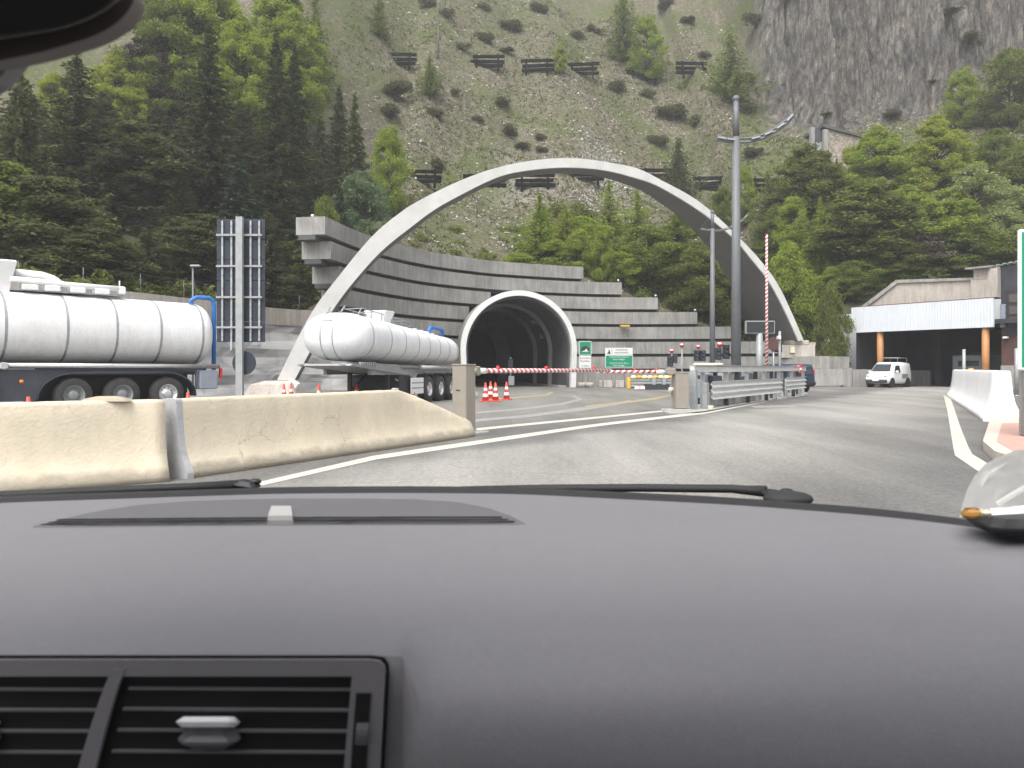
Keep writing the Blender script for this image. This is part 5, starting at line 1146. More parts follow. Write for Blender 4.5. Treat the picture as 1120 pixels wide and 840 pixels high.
# ------------------------------------------------------------------ crash-rail stack with beacons
t = thing('rail_barrier', 'stack of steel rails with yellow ends and a row of cream beacons', 'road block', (P(712, 427, 52).x, 52, 0), 0)
s = 52/F
for k, z in enumerate((.24, .43, .62)):
    m = MB(); m.box((0, 0, z), (46*s, .12, .17), bev=.03); m.build('rail', 'zinc_pale', t)
m = MB(); m.box((0, .12, .42), (46*s, .04, .62)); m.build('gap_darkening_panel', 'dark', t)  # dark panel added behind the rails to darken the gaps between them
for x in (3, 14): m = MB(); m.box((x*s, -.1, .4), (.22, .1, .7)); m.build('post', 'steel', t)
m = MB(); m.box((-24.5*s, 0, .42), (.22, .3, .7), bev=.03); m.build('yellow_end', 'yellow', t)
for k, x in enumerate((-19, -13, -7, -1, 5, 11, 17, 22)): m = MB(); m.sphere((x*s, 0, .80), .15, 10, sc=(1.3, 1, .85)); m.build('beacon', 'yellow' if k % 3 == 1 else 'lampyellow', t)
m = MB(); m.box((-14*s, -.2, .14), (.5, .1, .2)); m.build('red_reflector', 'red', t); m = MB(); m.box((-15.8*s, -.21, .14), (.3, .1, .18)); m.box((-10*s, -.21, .14), (.3, .1, .18)); m.build('white_reflector', 'white', t)
m = MB(); m.box((6*s, 0, .18), (1.6, .4, .3)); m.build('skid', 'dark', t)
for px, r, lab, w, h, rnd in [(636.5, 0, 'round pale concrete tub next to the tunnel rim', .46, .36, 1), (644.5, 0, 'round pale concrete tub one step from the tunnel rim', .46, .36, 1), (664.5, 0, 'square concrete ballast block under the tunnel name sign', .62, .5, 0), (677.5, 0, 'square concrete ballast block under the wide green sign', .62, .5, 0), (656.8, 0, 'shaded concrete ballast block tucked beside the other square blocks', .3, .5, 0)]:
    Y = 58.5+(.6 if px == 656.8 else 0); t = thing('ballast_block', lab, 'concrete block', ((px-CX)/F*Y, Y, 0), 0, 'concrete blocks beside the tunnel mouth')
    m = MB()
    if rnd: m.cyl((0, 0, 0), (0, 0, h), w*.9/2+.06, w/2+.1, n=18)
    else: m.box((0, 0, h/2+.0), (w, w*.9, h), bev=.03)
    m.build('block', 'conc_light', t)

# ------------------------------------------------------------------ signs by the tunnel
def M4(x, y, z): return Matrix.Translation((x, y, z)) @ Matrix.Rotation(math.pi/2, 4, 'X')
Y = 58.2; s = Y/F; x0, x1, y0, y1, y2 = 633.2, 646.8, 373, 388.5, 402.5; cx = (x0+x1)/2
t = thing('road_sign', 'narrow green tunnel sign with a white name plate beside the rim', 'sign', ((cx-CX)*s, Y, 0))
zz = lambda py: EYE-(py-HY)*s
W = (x1-x0)*s
m = MB(); m.box((0, 0, (zz(y0)+zz(y1))/2), (W, .05, zz(y0)-zz(y1)), bev=.02); m.build('border', 'sign_white', t)
m = MB(); m.box((0, -.027, (zz(y0)+zz(y1))/2), (W-.09, .01, zz(y0)-zz(y1)-.09)); m.build('green_panel', 'sign_green', t)
m = MB(); zc = zz(384.2); r = .30; m.prism([(-r, -.034, zc)]+[(-r*math.cos(math.pi*k/14), -.034, zc+.08+r*.95*math.sin(math.pi*k/14)) for k in range(15)]+[(r, -.034, zc)], (0, -.006, 0)); m.build('tunnel_symbol', 'sign_black', t)
m = MB(); m.prism([(-.28, -.042, zc-.03), (.3, -.042, zc-.03), (.19, -.042, zc+.02), (.08, -.042, zc+.2), (-.02, -.042, zc+.07)], (0, -.005, 0)); m.build('road_symbol', 'sign_white', t)
m = MB(); m.box((0, 0, (zz(y1)+zz(y2))/2-.01), (W-.02, .05, zz(y1)-zz(y2)-.03), bev=.01); m.build('name_plate', 'sign_white', t)
for i, (tx, sz) in enumerate((('Monte Bianco', .155), ('Mont Blanc', .155), ('11.600 m', .155))):
    text_mesh('lettering', tx, sz, 'sign_black', t, M4(0, -.03, zz((391.6, 395, 400.2)[i])))
m = MB(); m.cyl((-.2, .06, 0), (-.2, .06, zz(y0)), .035, n=8); m.cyl((.2, .06, 0), (.2, .06, zz(y0)), .035, n=8); m.build('post', 'steel', t)
x0, x1, y0, y1, y2 = 662, 692, 380.3, 388.2, 402; cx = (x0+x1)/2
t = thing('road_sign', 'wide green information sign with a pale header panel', 'sign', ((cx-CX)*s, Y, 0)); W = (x1-x0)*s
m = MB(); m.box((0, 0, (zz(y0)+zz(y1))/2), (W, .05, zz(y0)-zz(y1)-.02), bev=.01); m.build('header_panel', 'sign_white', t)
m = MB(); m.box((0, 0, (zz(y1)+zz(y2))/2), (W+.03, .05, zz(y1)-zz(y2)), bev=.02); m.build('border', 'sign_white', t)
m = MB(); m.box((0, -.027, (zz(y1)+zz(y2))/2), (W-.06, .01, zz(y1)-zz(y2)-.1)); m.build('green_panel', 'sign_green', t)
m = MB(); m.prism([(-.85, -.03, zz(387)), (-.6, -.03, zz(387)), (-.66, -.03, zz(383.2)), (-.73, -.03, zz(382)), (-.74, -.03, zz(384.6))], (0, -.006, 0)); m.box((-.5, -.03, zz(384.3)), (.025, .008, .33)); m.build('emblem', 'sign_black', t)
for i, (tx, sz, py, x, mm) in enumerate((('TRAFORO DEL', .13, 382.8, .18, 'sign_black'), ('MONTE BIANCO', .13, 385.8, .18, 'sign_black'), ('Traforo Monte Bianco', .15, 390.4, 0, 'sign_white'), ('buon viaggio', .17, 392.9, 0, 'sign_white'), ('Tunnel du Mont Blanc', .15, 397.2, 0, 'sign_white'), ('bon voyage', .17, 399.6, 0, 'sign_white'))):
    text_mesh('lettering', tx, sz, mm, t, M4(x, -.034, zz(py)))
m = MB(); m.cyl((-.5, .06, 0), (-.5, .06, zz(y0)), .035, n=8); m.cyl((.4, .06, 0), (.4, .06, zz(y0)), .035, n=8); m.build('post', 'steel', t)

# the tall sign seen from behind
Y = 21.0; s = Y/F; t = thing('road_sign', 'tall multi-panel road sign seen from behind with a round sign below', 'sign', ((263.5-CX)*s, Y, 0)); zz = lambda py: EYE-(py-HY)*s
xx = lambda px: (px-263.5)*s
npan = 6
for k in range(npan):
    a_, c_ = lerp(239, 374.5, k/npan), lerp(239, 374.5, (k+1)/npan)-.5
    m = MB(); m.box((xx(262.2), .1, (zz(a_)+zz(c_))/2), (53*s, .03, zz(a_)-zz(c_)), bev=.006); m.build('panel', 'sign_back', t)
for px in (242.5, 252.5, 273.5, 283): m = MB(); m.box((xx(px), .058, (zz(241)+zz(373))/2), (.045, .05, zz(241)-zz(373))); m.build('stiffener', 'steel', t)
for py in (257, 291, 325, 358): m = MB(); m.box((xx(261.5), .008, zz(py)), (50*s, .05, .05)); m.build('crossbar', 'zinc_pale', t)
for py in (257, 291, 325, 358):
    m = MB()
    for px in (242.5, 252.5, 273.5, 283): m.cyl((xx(px), .08, zz(py+10)), (xx(px), .02, zz(py+10)), .022, n=6); m.cyl((xx(px), .08, zz(py-10)), (xx(px), .02, zz(py-10)), .022, n=6)
    m.build('clamp', 'zinc_pale', t)
m = MB(); m.box((0, -.09, zz(238)/2), (.17, .14, zz(238))); m.build('post', 'zinc_pale', t)
m = MB(); m.cyl((xx(267), .0, zz(397)), (xx(267), .02, zz(397)), 13*s, n=28); m.build('round_sign', 'sign_back', t)
m = MB(); m.box((xx(254), -.06, zz(378)), (.05, .05, .25)); m.build('short_stub', 'steel', t)
# small lamp behind the sign
q = P(211, 292, 40); t = thing('street_lamp', 'small lamp post peeking over the old retaining wall', 'lamp post', (q.x, 40, 0))
m = MB(); m.cyl((0, 0, 0), (0, 0, q.z), .05, n=8); m.build('pole', 'pole', t); m = MB(); m.box((.12, 0, q.z+.05), (.5, .22, .1), bev=.03); m.build('lamp_head', 'zinc_pale', t)

# ------------------------------------------------------------------ lamp posts
def lamp(px, Y, topy, army, r, label, full):
    s = Y/F; x = (px-CX)*s; zt = EYE-(topy-HY)*s; za = EYE-(army-HY)*s
    t = thing('lamp_post', label, 'lamp post', (x, Y, 0), 0, 'grey lamp posts with curved arms')
    m = MB(); m.cyl((0, 0, 0), (0, 0, za), r*1.18, r*.85, n=16); m.cyl((0, 0, za), (0, 0, zt), r*.72, r*.6, n=14); m.sphere((0, 0, zt), r*.85, 10); m.build('pole', 'pole', t)
    pts = [(-22, 0), (-10, 2.2), (0, 3), (14, 2.5), (28, -1), (42, -8), (54, -16.5), (63, -26)]; f = full
    U_ = [Vector((a*s*f, .0, za+(3-b)*s*f-3*s*f)) for a, b in pts]
    m = MB(); m.tube([p+Vector((0, 0, -.11*f)) for p in U_], .06*f, 8); m.build('lower_arm', 'pole', t)
    m = MB(); m.tube([p+Vector((0, 0, .05*f)) for p in U_], .045*f, 8); m.build('upper_arm', 'pole', t)
    for k in (0, 1, 3, 4, 5, 6): 
        p = (U_[k]+U_[k+1])/2; d = (U_[k+1]-U_[k]).normalized(); R = Vector((1, 0, 0)).rotation_difference(d).to_matrix(); m = MB(); m.box(p+Vector((0, -.02, -.03*f)), (.42*f, .26*f, .07*f), R, bev=.02); m.build('lamp_head', 'steel', t)
    m = MB(); m.tube([(0, 0, zt-.1), U_[0]+Vector((0, 0, .05))], .012, 5); m.tube([(0, 0, zt-.35*f), (38*s*f*.35, 0, zt-.65*f)], .012, 5); m.build('stay_wire', 'pole', t)
    m = MB(); m.cyl((0, 0, 0), (0, 0, .06), r*2.2, n=16); m.build('foot_plate', 'steel', t)
lamp(805, 36, 108, 150, .19, 'taller grey lamp post with a sweeping curved arm, standing on the rail island', 1.0)
lamp(779.2, 56.5, 232, 250, .17, 'slimmer grey lamp post with a curved arm, farther away by the arch', .62)

# message board, camera post, signals with ball markers
q = P(831, 358, 42); t = thing('message_board', 'dark variable message board on a thick pale column', 'message board', (q.x, 42, 0)); s = 42/F
m = MB(); m.box((0, 0, q.z), (32*s, .22, 14*s), bev=.02); m.build('housing', 'zinc_pale', t); m = MB(); m.box((0, -.115, q.z), (30*s, .01, 12*s)); m.build('screen', 'sign_black', t)
m = MB(); m.cyl((0, .05, 0), (0, .05, q.z-.3), .17, n=12); m.build('column', 'zinc_pale', t)
q = P(852.8, 362, 43); t = thing('camera_post', 'pale thin post carrying a small camera beside the message board', 'camera post', (q.x, 43, 0))
m = MB(); m.cyl((0, 0, 0), (0, 0, q.z), .07, n=8); m.build('post', 'zinc_pale', t); m = MB(); m.box((-.08, -.1, q.z-.35), (.16, .3, .18), bev=.02); m.build('camera', 'white', t)
q = P(846, 376, 44); t = thing('hanging_sign', 'dark reddish round signal behind the message board column', 'signal', (q.x, 44, 0))
m = MB(); m.cyl((0, 0, 0), (0, 0, q.z), .05, n=8); m.build('post', 'steel', t); m = MB(); m.cyl((0, -.1, q.z), (0, .02, q.z), .36, n=20); m.build('disc', 'brownwall', t); m = MB(); m.box((.22, .1, q.z-.2), (.5, .2, .5), bev=.02); m.build('box', 'sign_back', t)
for k, (px, py, hd, lab) in enumerate([(734.8, 384, [(-1.6, 389, 401), (3.2, 388, 397)], 'twin signal heads under a red ball, next to the second gate'), (745.9, 378, [], 'thin post topped by a red ball without any signal head'), (763.9, 379.5, [(-1.6, 383, 395), (5.0, 383, 395)], 'twin signal heads under a red ball, between the thin posts'), (787.3, 377, [(-1.5, 380.5, 393.5), (7.2, 377, 392.5)], 'largest twin signal heads under a red ball, beside the taller lamp post')]):
    Y = 40 if k != 3 else 36.5; s = Y/F; x = (px-CX)*s; z = EYE-(py-HY)*s
    t = thing('traffic_signal', lab, 'traffic signal', (x, Y, 0), 0, 'signals with red ball markers')
    m = MB(); m.cyl((0, 0, 0), (0, 0, z), .03, n=8); m.build('post', 'zinc_pale', t)
    m = MB(); m.sphere((0, 0, z), .105 if k != 3 else .13, 14); m.build('ball_marker', 'red', t); m = MB(); m.sphere((-.02, -.035, z+.045), .085 if k != 3 else .105, 12, sc=(1, 1, .6)); m.build('white_cap', 'white', t)
    for dx, a_, c_ in hd:
        za, zc = EYE-(a_-HY)*s, EYE-(c_-HY)*s; m = MB(); m.box((dx*s, .06, (za+zc)/2), (.26 if k != 3 else .27, .2, za-zc), bev=.02); h = m.build('signal_head', 'sign_back', t)
        m = MB()
        for j in range(3): m.cyl((dx*s, -.04, lerp(zc, za, (j+.5)/3)), (dx*s, -.13, lerp(zc, za, (j+.5)/3)+.01), .075, n=10)
        m.build('lens_hood', 'dark', h)

# ------------------------------------------------------------------ vehicles in the distance
def car(name, label, cat, loc, rz, L, W, st, paint, glass_cols, group=None, wheel_r=.31, wx=(0, 0), bumper=None):
    """st: (x, z_bottom, z_belt, z_top, half width at belt, half width at top)"""
    t = thing(name, label, cat, loc, rz, group); rings = []
    for x, z0, zb_, zt_, w, wt in st:
        rings.append([Vector((x, a, b_)) for a, b_ in ((-w*.9, z0), (-w, z0+.16), (-w*1.0, lerp(z0, zb_, .55)), (-w*.985, zb_), (-(w*.985+wt)/2, (zb_+zt_)/2), (-wt, zt_-.05), (-wt*.86, zt_), (wt*.86, zt_), (wt, zt_-.05), ((w*.985+wt)/2, (zb_+zt_)/2), (w*.985, zb_), (w, lerp(z0, zb_, .55)), (w, z0+.16), (w*.9, z0))])
    m = MB(); m.loft(rings, True, True, smooth=True); b = m.build('body', paint, t)
    for nm, qd in glass_cols:
        m = MB(); a = [Vector(p) for p in qd]; n = (a[1]-a[0]).cross(a[3]-a[0]).normalized(); c = sum(a, Vector())/4
        m.prism([p for p in a], n*.012); m.build(nm, 'glass', t)
    for x in wx:
        for sd in (1, -1):
            wheel(t, x, sd*(W/2-.10), wheel_r, .2, sd, 'steel')
            m = MB(); m.cyl((x, sd*(W/2-.28), wheel_r+.02), (x, sd*(W/2+.004), wheel_r+.02), wheel_r*1.2, n=20); m.build('wheel_arch', 'black', t)
    return t
# white van under the canopy: nose at x=L
L = 4.1; W = 1.72
st = [(0.0, .42, .95, 1.55, .74, .62), (.12, .32, 1.0, 1.74, .83, .70), (1.4, .26, 1.02, 1.80, .86, .71), (2.35, .26, 1.02, 1.78, .86, .69), (2.75, .26, 1.02, 1.66, .86, .64), (3.28, .26, 1.0, 1.10, .85, .74), (3.75, .28, .88, .95, .82, .68), (4.02, .34, .72, .76, .74, .6), (4.1, .4, .62, .66, .66, .52)]
cl = [('windscreen', [(3.27, -.66, 1.15), (3.27, .66, 1.15), (2.80, .55, 1.655), (2.80, -.55, 1.655)]), ('side_window', [(3.0, .86, 1.06), (2.05, .87, 1.06), (2.05, .775, 1.56), (2.62, .75, 1.56)]), ('side_window', [(2.05, -.87, 1.06), (3.0, -.86, 1.06), (2.62, -.75, 1.56), (2.05, -.775, 1.56)])]
Y = 59.5; vx = (972-CX)/F*Y
van_dir = math.radians(222); t = car('white_van', 'small white van with a roof rack parked beneath the canopy', 'van', (vx+1.55, Y+1.5, 0), van_dir, L, W, st, 'white', cl, None, .31, (.75, 3.3))
m = MB(); m.box((4.0, 0, .48), (.22, 1.5, .28), bev=.06); m.build('bumper', 'chassis', t)
m = MB(); m.box((4.12, 0, .52), (.02, .45, .11)); m.build('number_plate', 'sign_white', t)
for sd in (1, -1): m = MB(); m.box((3.9, sd*.6, .76), (.16, .26, .16), bev=.05); m.build('headlight', 'glass', t); m = MB(); m.box((2.85, sd*.98, 1.12), (.14, .2, .16), bev=.04); m.build('wing_mirror', 'white', t)
m = MB(); m.tube([(.35, -.6, 1.78), (.35, -.6, 2.12), (.35, .6, 2.12), (.35, .6, 1.78)], .025, 6); m.tube([(1.9, -.6, 1.78), (1.9, -.6, 2.12), (1.9, .6, 2.12), (1.9, .6, 1.78)], .025, 6); m.tube([(.35, .6, 2.12), (1.9, .6, 2.12)], .022, 6); m.tube([(.35, -.6, 2.12), (1.9, -.6, 2.12)], .022, 6); m.build('roof_rack', 'zinc_pale', t)
m = MB(); m.box((1.3, .875, .8), (1.0, .012, .32)); m.build('side_stripe', 'steel', t)
# dark blue recovery car behind the rails
L = 4.5; W = 1.85
st = [(0.0, .45, .85, 1.45, .8, .62), (.1, .32, .95, 1.58, .9, .70), (1.6, .26, .98, 1.62, .92, .72), (2.6, .26, .98, 1.55, .92, .70), (3.2, .28, .95, 1.05, .9, .75), (4.2, .32, .82, .90, .82, .65), (4.5, .4, .66, .7, .7, .55)]
cl = [('rear_window', [(-.03, .55, 1.05), (-.03, -.55, 1.05), (.04, -.52, 1.45), (.04, .52, 1.45)]), ('side_window', [(2.7, .9, 1.02), (.4, .9, 1.02), (.5, .78, 1.46), (2.4, .78, 1.46)]), ('side_window', [(.4, -.9, 1.02), (2.7, -.9, 1.02), (2.4, -.78, 1.46), (.5, -.78, 1.46)])]
q = P(879, 425, 47); t = car('patrol_car', 'dark blue estate car half hidden behind the guard rails', 'car', (q.x-.12, 46.5, 0), math.radians(118), L, W, st, 'carblue', cl, None, .33, (.85, 3.6))
for sd in (1, -1): m = MB(); m.box((.03, sd*.80, 1.12), (.08, .1, .3), bev=.03); m.build('tail_light', 'red', t)
m = MB(); m.box((-.02, 0, .5), (.2, 1.6, .24), bev=.05); m.build('bumper', 'black', t)
q = P(873, 403.5, 41.5); t = thing('reflector_plate', 'square red and white chequered reflector plate at the rail end', 'reflector', (q.x, 41.5, 0)); s = 41.5/F
m = MB(); m.box((0, 0, q.z), (8*s, .03, 8.5*s), bev=.005); m.build('plate', 'red', t)
m = MB()
for i in range(3):
    for j in range(3):
        if (i+j) % 2: m.box(((i-1)*2.4*s, -.02, q.z+(j-1)*2.4*s), (2.3*s, .006, 2.3*s))
m.build('white_checks', 'white', t); m = MB(); m.box((.0, .05, q.z/2), (.08, .08, q.z)); m.build('post', 'steel', t)

# ------------------------------------------------------------------ low wall, canopy building
t = thing('low_wall', 'weathered low concrete wall between the terraces and the canopy', 'wall', (22, 60.5, 0))
def seg_wall(name, a, c, z0, z1, m_, dep=.7):
    a = Vector((a[0]-22, a[1]-60.5, 0)); c = Vector((c[0]-22, c[1]-60.5, 0)); d = (c-a).normalized(); n = Vector((-d.y, d.x, 0)); m = MB()
    m.prism([a+Vector((0, 0, z0)), c+Vector((0, 0, z0)), c+Vector((0, 0, z1)), a+Vector((0, 0, z1))], n*dep); return m.build(name, m_, t)
def XY(px, Y): return ((px-CX)/F*Y, Y)
seg_wall('lower_course', XY(884, 59.8), XY(926, 60.2), .12, 1.33, 'conc_right'); seg_wall('end_block', XY(926.2, 59.9), XY(932, 60.0), 0, 1.4, 'conc_right'); seg_wall('lower_course', XY(932.3, 60.3), XY(962, 61.0), 0, 1.28, 'conc_right'); seg_wall('upper_block', XY(911.5, 62.2), XY(929, 62.6), 1.2, 2.25, 'conc_right', 1.2)
A = Vector((371/F*64, 64, 0)); B = Vector((527/F*55, 55, 0)); e = (B-A); FL = e.length; ed = e.normalized(); back = Vector((-ed.y, ed.x, 0))
if back.y < 0: back = -back
rz = math.atan2(ed.y, ed.x); t = thing('garage_building', 'concrete garage with a white corrugated fascia on orange columns and dark steel annex', 'building', (A.x, A.y, 0), rz)
# local x along the fascia, local y: into the hill is +y if back matches
sg = 1 if (Vector((-math.sin(rz), math.cos(rz), 0))-back).length < .1 else -1
m = MB(); n = int(FL/.10); prof = []
for k in range(n+1): x = FL*k/n; prof.append((x, (-.009 if k % 2 else .009)*sg))
za, zc = 4.12, 6.08
pts = prof+[(x, y+.1*sg) for x, y in prof[::-1]]
m.prism([(x, y, za) for x, y in pts], (0, 0, zc-za)); m.build('fascia', 'corr', t)
m = MB(); m.box((FL/2, .4*sg, zc+.02), (FL+.1, .8, .06)); m.build('flashing', 'brownwall', t)
def lx(px): 
    k = (px-CX)/F; return (k*A.y-A.x)/(ed.x-k*ed.y)
def lz(px, py):
    x = lx(px); Yq = A.y+ed.y*x; return EYE-(py-HY)/F*Yq
m = MB(); poly = [(940, 335), (976, 307.5), (1060, 305.5), (1060, 329), (940, 336)]
m.prism([(lx(a_), .75*sg, max(6.0, lz(a_, b_)+.1)) for a_, b_ in poly], (0, .5*sg, 0)); m.build('upper_wall', 'conc_light', t)
m = MB(); m.prism([(lx(935), .6*sg, lz(935, 336)), (lx(975), .6*sg, lz(975, 305.5)), (lx(1060), .6*sg, lz(1060, 303)), (lx(1060), .6*sg, lz(1060, 305.8)), (lx(976.5), .6*sg, lz(976.5, 309)), (lx(941), .6*sg, lz(941, 336.5))], (0, .8*sg, 0)); m.build('coping', 'conc_right', t)
m = MB(); m.prism([(lx(1057), .55*sg, 6.1), (lx(1077), .55*sg, 6.1), (lx(1077), .55*sg, lz(1077, 305)), (lx(1057), .55*sg, lz(1057, 305.5))], (0, .9*sg, 0)); m.prism([(lx(1059.5), .62*sg, lz(1059.5, 305)), (lx(1076), .62*sg, lz(1076, 305)), (lx(1076), .62*sg, lz(1076, 292.5)), (lx(1059.5), .62*sg, lz(1059.5, 292.8))], (0, .9*sg, 0)); m.prism([(lx(1076.5), .45*sg, 6.1), (lx(1087), .45*sg, 6.1), (lx(1087), .45*sg, lz(1087, 292.5)), (lx(1076.5), .45*sg, lz(1076.5, 293))], (0, 1.1*sg, 0)); m.build('upright_block', 'conc_light', t)
m = MB(); m.box((lx(1067), .9*sg, lz(1067, 292.4)), (1.6, 1.5, .12)); m.build('block_cap', 'conc_right', t)
for px, Yo in ((959.8, .35), (1075, .35)):
    m = MB(); m.cyl((lx(px), Yo*sg, 0), (lx(px), Yo*sg, 4.3), .235, n=20); m.build('column', 'orange_col', t)
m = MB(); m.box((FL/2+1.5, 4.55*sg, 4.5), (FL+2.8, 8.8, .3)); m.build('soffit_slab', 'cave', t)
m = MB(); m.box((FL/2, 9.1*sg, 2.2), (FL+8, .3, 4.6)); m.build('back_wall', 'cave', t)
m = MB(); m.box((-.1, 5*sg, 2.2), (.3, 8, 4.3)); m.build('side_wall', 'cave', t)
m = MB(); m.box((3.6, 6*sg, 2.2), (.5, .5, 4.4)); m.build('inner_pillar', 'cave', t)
m = MB(); m.box((FL/2-4.9, 6.6*sg, .6), (4.2, .3, 1.2)); m.build('parapet', 'conc_right', t)
# annex to the right
AX = 6.5; x0 = lx(1087.3)
m = MB(); m.prism([(x0, .9*sg, 4.3), (x0+AX, .9*sg, 4.3), (x0+AX, .9*sg, 8.6), (x0, .9*sg, lz(1088, 291))], (0, 5*sg, 0)); m.build('annex_wall', 'steel_dark', t)
m = MB(); m.prism([(x0, .95*sg, 1.55), (x0+AX, .95*sg, 1.55), (x0+AX, .95*sg, 4.3), (x0, .95*sg, 4.3)], (0, 5*sg, 0)); m.build('brick_wall', 'brownwall', t)
m = MB(); m.prism([(x0, .85*sg, 0), (x0+AX, .85*sg, 0), (x0+AX, .85*sg, 1.55), (x0, .85*sg, 1.55)], (0, 5*sg, 0)); m.build('plinth', 'conc_right', t)
m = MB()
for k in range(22): m.box((x0-1.2+k*.4, .7*sg, lz(1088, 291)+.02+k*.035), (.2, .5, .08))
m.build('roof_edge', 'steel', t)
wx0, wx1 = lx(1095), lx(1110)
m = MB(); m.box(((wx0+wx1)/2, .83*sg, lz(1102, 341)), (wx1-wx0+.3, .08, 3.0)); wf = m.build('window', 'dark', t)
for py in (325.5, 338.5, 351): m = MB(); m.box(((wx0+wx1)/2, .78*sg, lz(1102, py)), (wx1-wx0-.25, .03, .55)); m.build('pane', M['pane'] if 'pane' in M else 'greybox', wf)
m = MB(); m.box((lx(1091), .7*sg, lz(1091, 345)), (.32, .2, 1.55), bev=.02); m.build('light_panel', 'greybox', t)
m = MB(); m.box((lx(1094), .7*sg, lz(1094, 369)), (.3, .3, .15), bev=.03); m.build('wall_lamp', 'white', t)
# grey truck in the dark bay
o3 = A+ed*6.6+back*4.6; t = thing('parked_truck', 'dim grey truck parked deep in the dark garage bay', 'truck', (o3.x, o3.y, 0), rz)
# faces out of the bay: local -y*sg
m = MB(); m.box((0, 1.2*sg, 1.75), (2.5, 2.4, 1.2), bev=.08); m.build('cab', 'grey_truck', t); m = MB(); m.box((0, -.03*sg, 1.72), (1.5, .04, .4), bev=.01); m.build('windscreen', 'glass', t)
m = MB(); m.box((0, 1.2*sg, .75), (2.5, 2.5, .85), bev=.06); m.build('bumper', 'chassis', t); m = MB(); m.box((0, 4.8*sg, 1.6), (2.5, 4.6, 2.0), bev=.04); m.build('box_body', 'chassis', t)
m = MB(); m.box((0, -.08*sg, .95), (.5, .05, .1)); m.build('badge', 'steel', t)
for x in (-.95, .95): m = MB(); m.box((x, -.07*sg, .92), (.3, .06, .18), bev=.02); m.build('headlight', 'steel', t)
for x in (-.9, .9):
    m = MB(); m.cyl((x-.18, 1.1*sg, .48), (x+.18, 1.1*sg, .48), .48, n=20); m.cyl((x-.18, 5.6*sg, .48), (x+.18, 5.6*sg, .48), .48, n=20); m.build('wheel', 'black', t)
# thin pale post and orange lamp over the white barrier, steel post by the annex
for px, ty, Y, r, lab in ((1054.3, 382, 44, .085, 'thin pale post rising behind the white barrier before the dark bay'), (1112, 381, 40, .10, 'thin steel post in front of the brick annex')):
    q = P(px, ty, Y); t = thing('thin_post', lab, 'post', (q.x, Y, 0), 0, 'thin posts by the garage'); m = MB(); m.cyl((0, 0, 0), (0, 0, q.z), r, n=10); m.build('pole', 'zinc_pale', t); m = MB(); m.cyl((0, 0, 0), (0, 0, .05), r*2.2, n=12); m.build('foot_plate', 'steel', t)
q = P(1062, 405.5, 38); t = thing('warning_lamp', 'orange warning lamp showing just above the white barrier', 'lamp', (q.x, 38, 0)); m = MB(); m.cyl((0, 0, 0), (0, 0, q.z-.1), .05, n=8); m.build('stand', 'zinc_pale', t); m = MB(); m.sphere((0, 0, q.z), .14, 12); m.build('lens', 'orange', t)
# big green road sign at the photo edge
Y = 14.5; s = Y/F; t = thing('road_sign', 'big green road sign with a white border cut by the photo edge', 'sign', ((1113-CX)*s, Y, .15), math.radians(-14)); z0, z1 = EYE-(405-HY)*s-.15, EYE-(251-HY)*s-.15; W = 2.4
m = MB(); m.box((W/2, 0, (z0+z1)/2), (W, .06, z1-z0), bev=.02); m.build('border', 'sign_white', t); m = MB(); m.box((W/2, -.033, (z0+z1)/2), (W-.11, .01, z1-z0-.11)); m.build('green_panel', 'sign_green', t)
m = MB(); m.box((.35, .12, z0/2), (.5, .3, z0), bev=.02); m.box((W-.3, .12, z0/2), (.5, .3, z0), bev=.02); m.build('pillar', 'conc_right', t)
HAZE = .00095
# ------------------------------------------------------------------ the car we look out of
CAR = thing('car_interior', 'dark grey car dashboard with air vents, wipers and rear-view mirror seen from the passenger seat', 'car', (0, 0, EYE))   # children in metres from the eye
def dash_mat():
    m = mat('soft_dashboard', (.168, .162, .173), .5, bump=.0, spec=.5, col2=(.154, .148, .159), vscale=160, detail=3)
    t, N, L = nt(m); b = N['Principled BSDF']; tc = N.new('ShaderNodeTexCoord')
    v = N.new('ShaderNodeTexVoronoi'); v.inputs['Scale'].default_value = 700; L.new(tc.outputs['Object'], v.inputs['Vector'])
    bp = N.new('ShaderNodeBump'); bp.inputs['Strength'].default_value = .22; bp.inputs['Distance'].default_value = .001; L.new(v.outputs['Distance'], bp.inputs['Height']); L.new(bp.outputs[0], b.inputs['Normal'])
    # dust and wiping marks in the sheen
    n = N.new('ShaderNodeTexNoise'); n.inputs['Scale'].default_value = 5; n.inputs['Detail'].default_value = 8; L.new(tc.outputs['Object'], n.inputs['Vector'])
    r = N.new('ShaderNodeMapRange'); r.inputs['From Min'].default_value = .3; r.inputs['From Max'].default_value = .7; r.inputs['To Min'].default_value = .46; r.inputs['To Max'].default_value = .6; L.new(n.outputs['Fac'], r.inputs[0]); L.new(r.outputs[0], b.inputs['Roughness'])
    return m
M['dash'] = dash_mat()
M['dash_dark'] = mat('grille_plastic', (.10, .097, .103), .6, bump=.3, bscale=900)
M['trim'] = mat('vent_frame_plastic', (.21, .20, .215), .5, bump=.2, bscale=800)
M['slat'] = mat('vent_slat_plastic', (.13, .13, .14), .4)
M['cavity'] = mat('vent_cavity', (.004, .004, .0045), .8)
M['chrome'] = mat('chrome_painted_bright', (.92, .92, .92), .45, .0)  # the bright reflection of the chrome is put into a matt white colour
M['seal'] = mat('windscreen_seal', (.012, .012, .014), .55)
M['mirror'] = mat('mirror_housing', (.012, .010, .010), .6)
M['mirror_lit_lip'] = mat('mirror_lit_lip', (.24, .205, .185), .5)  # lit underside of the mirror, its light put into a paler lip colour
M['liner'] = mat('headliner_cloth', (.32, .30, .28), .9, var=.1, vscale=40)
M['grey_plastic'] = mat('pale_grey_plastic', (.32, .31, .3), .6)
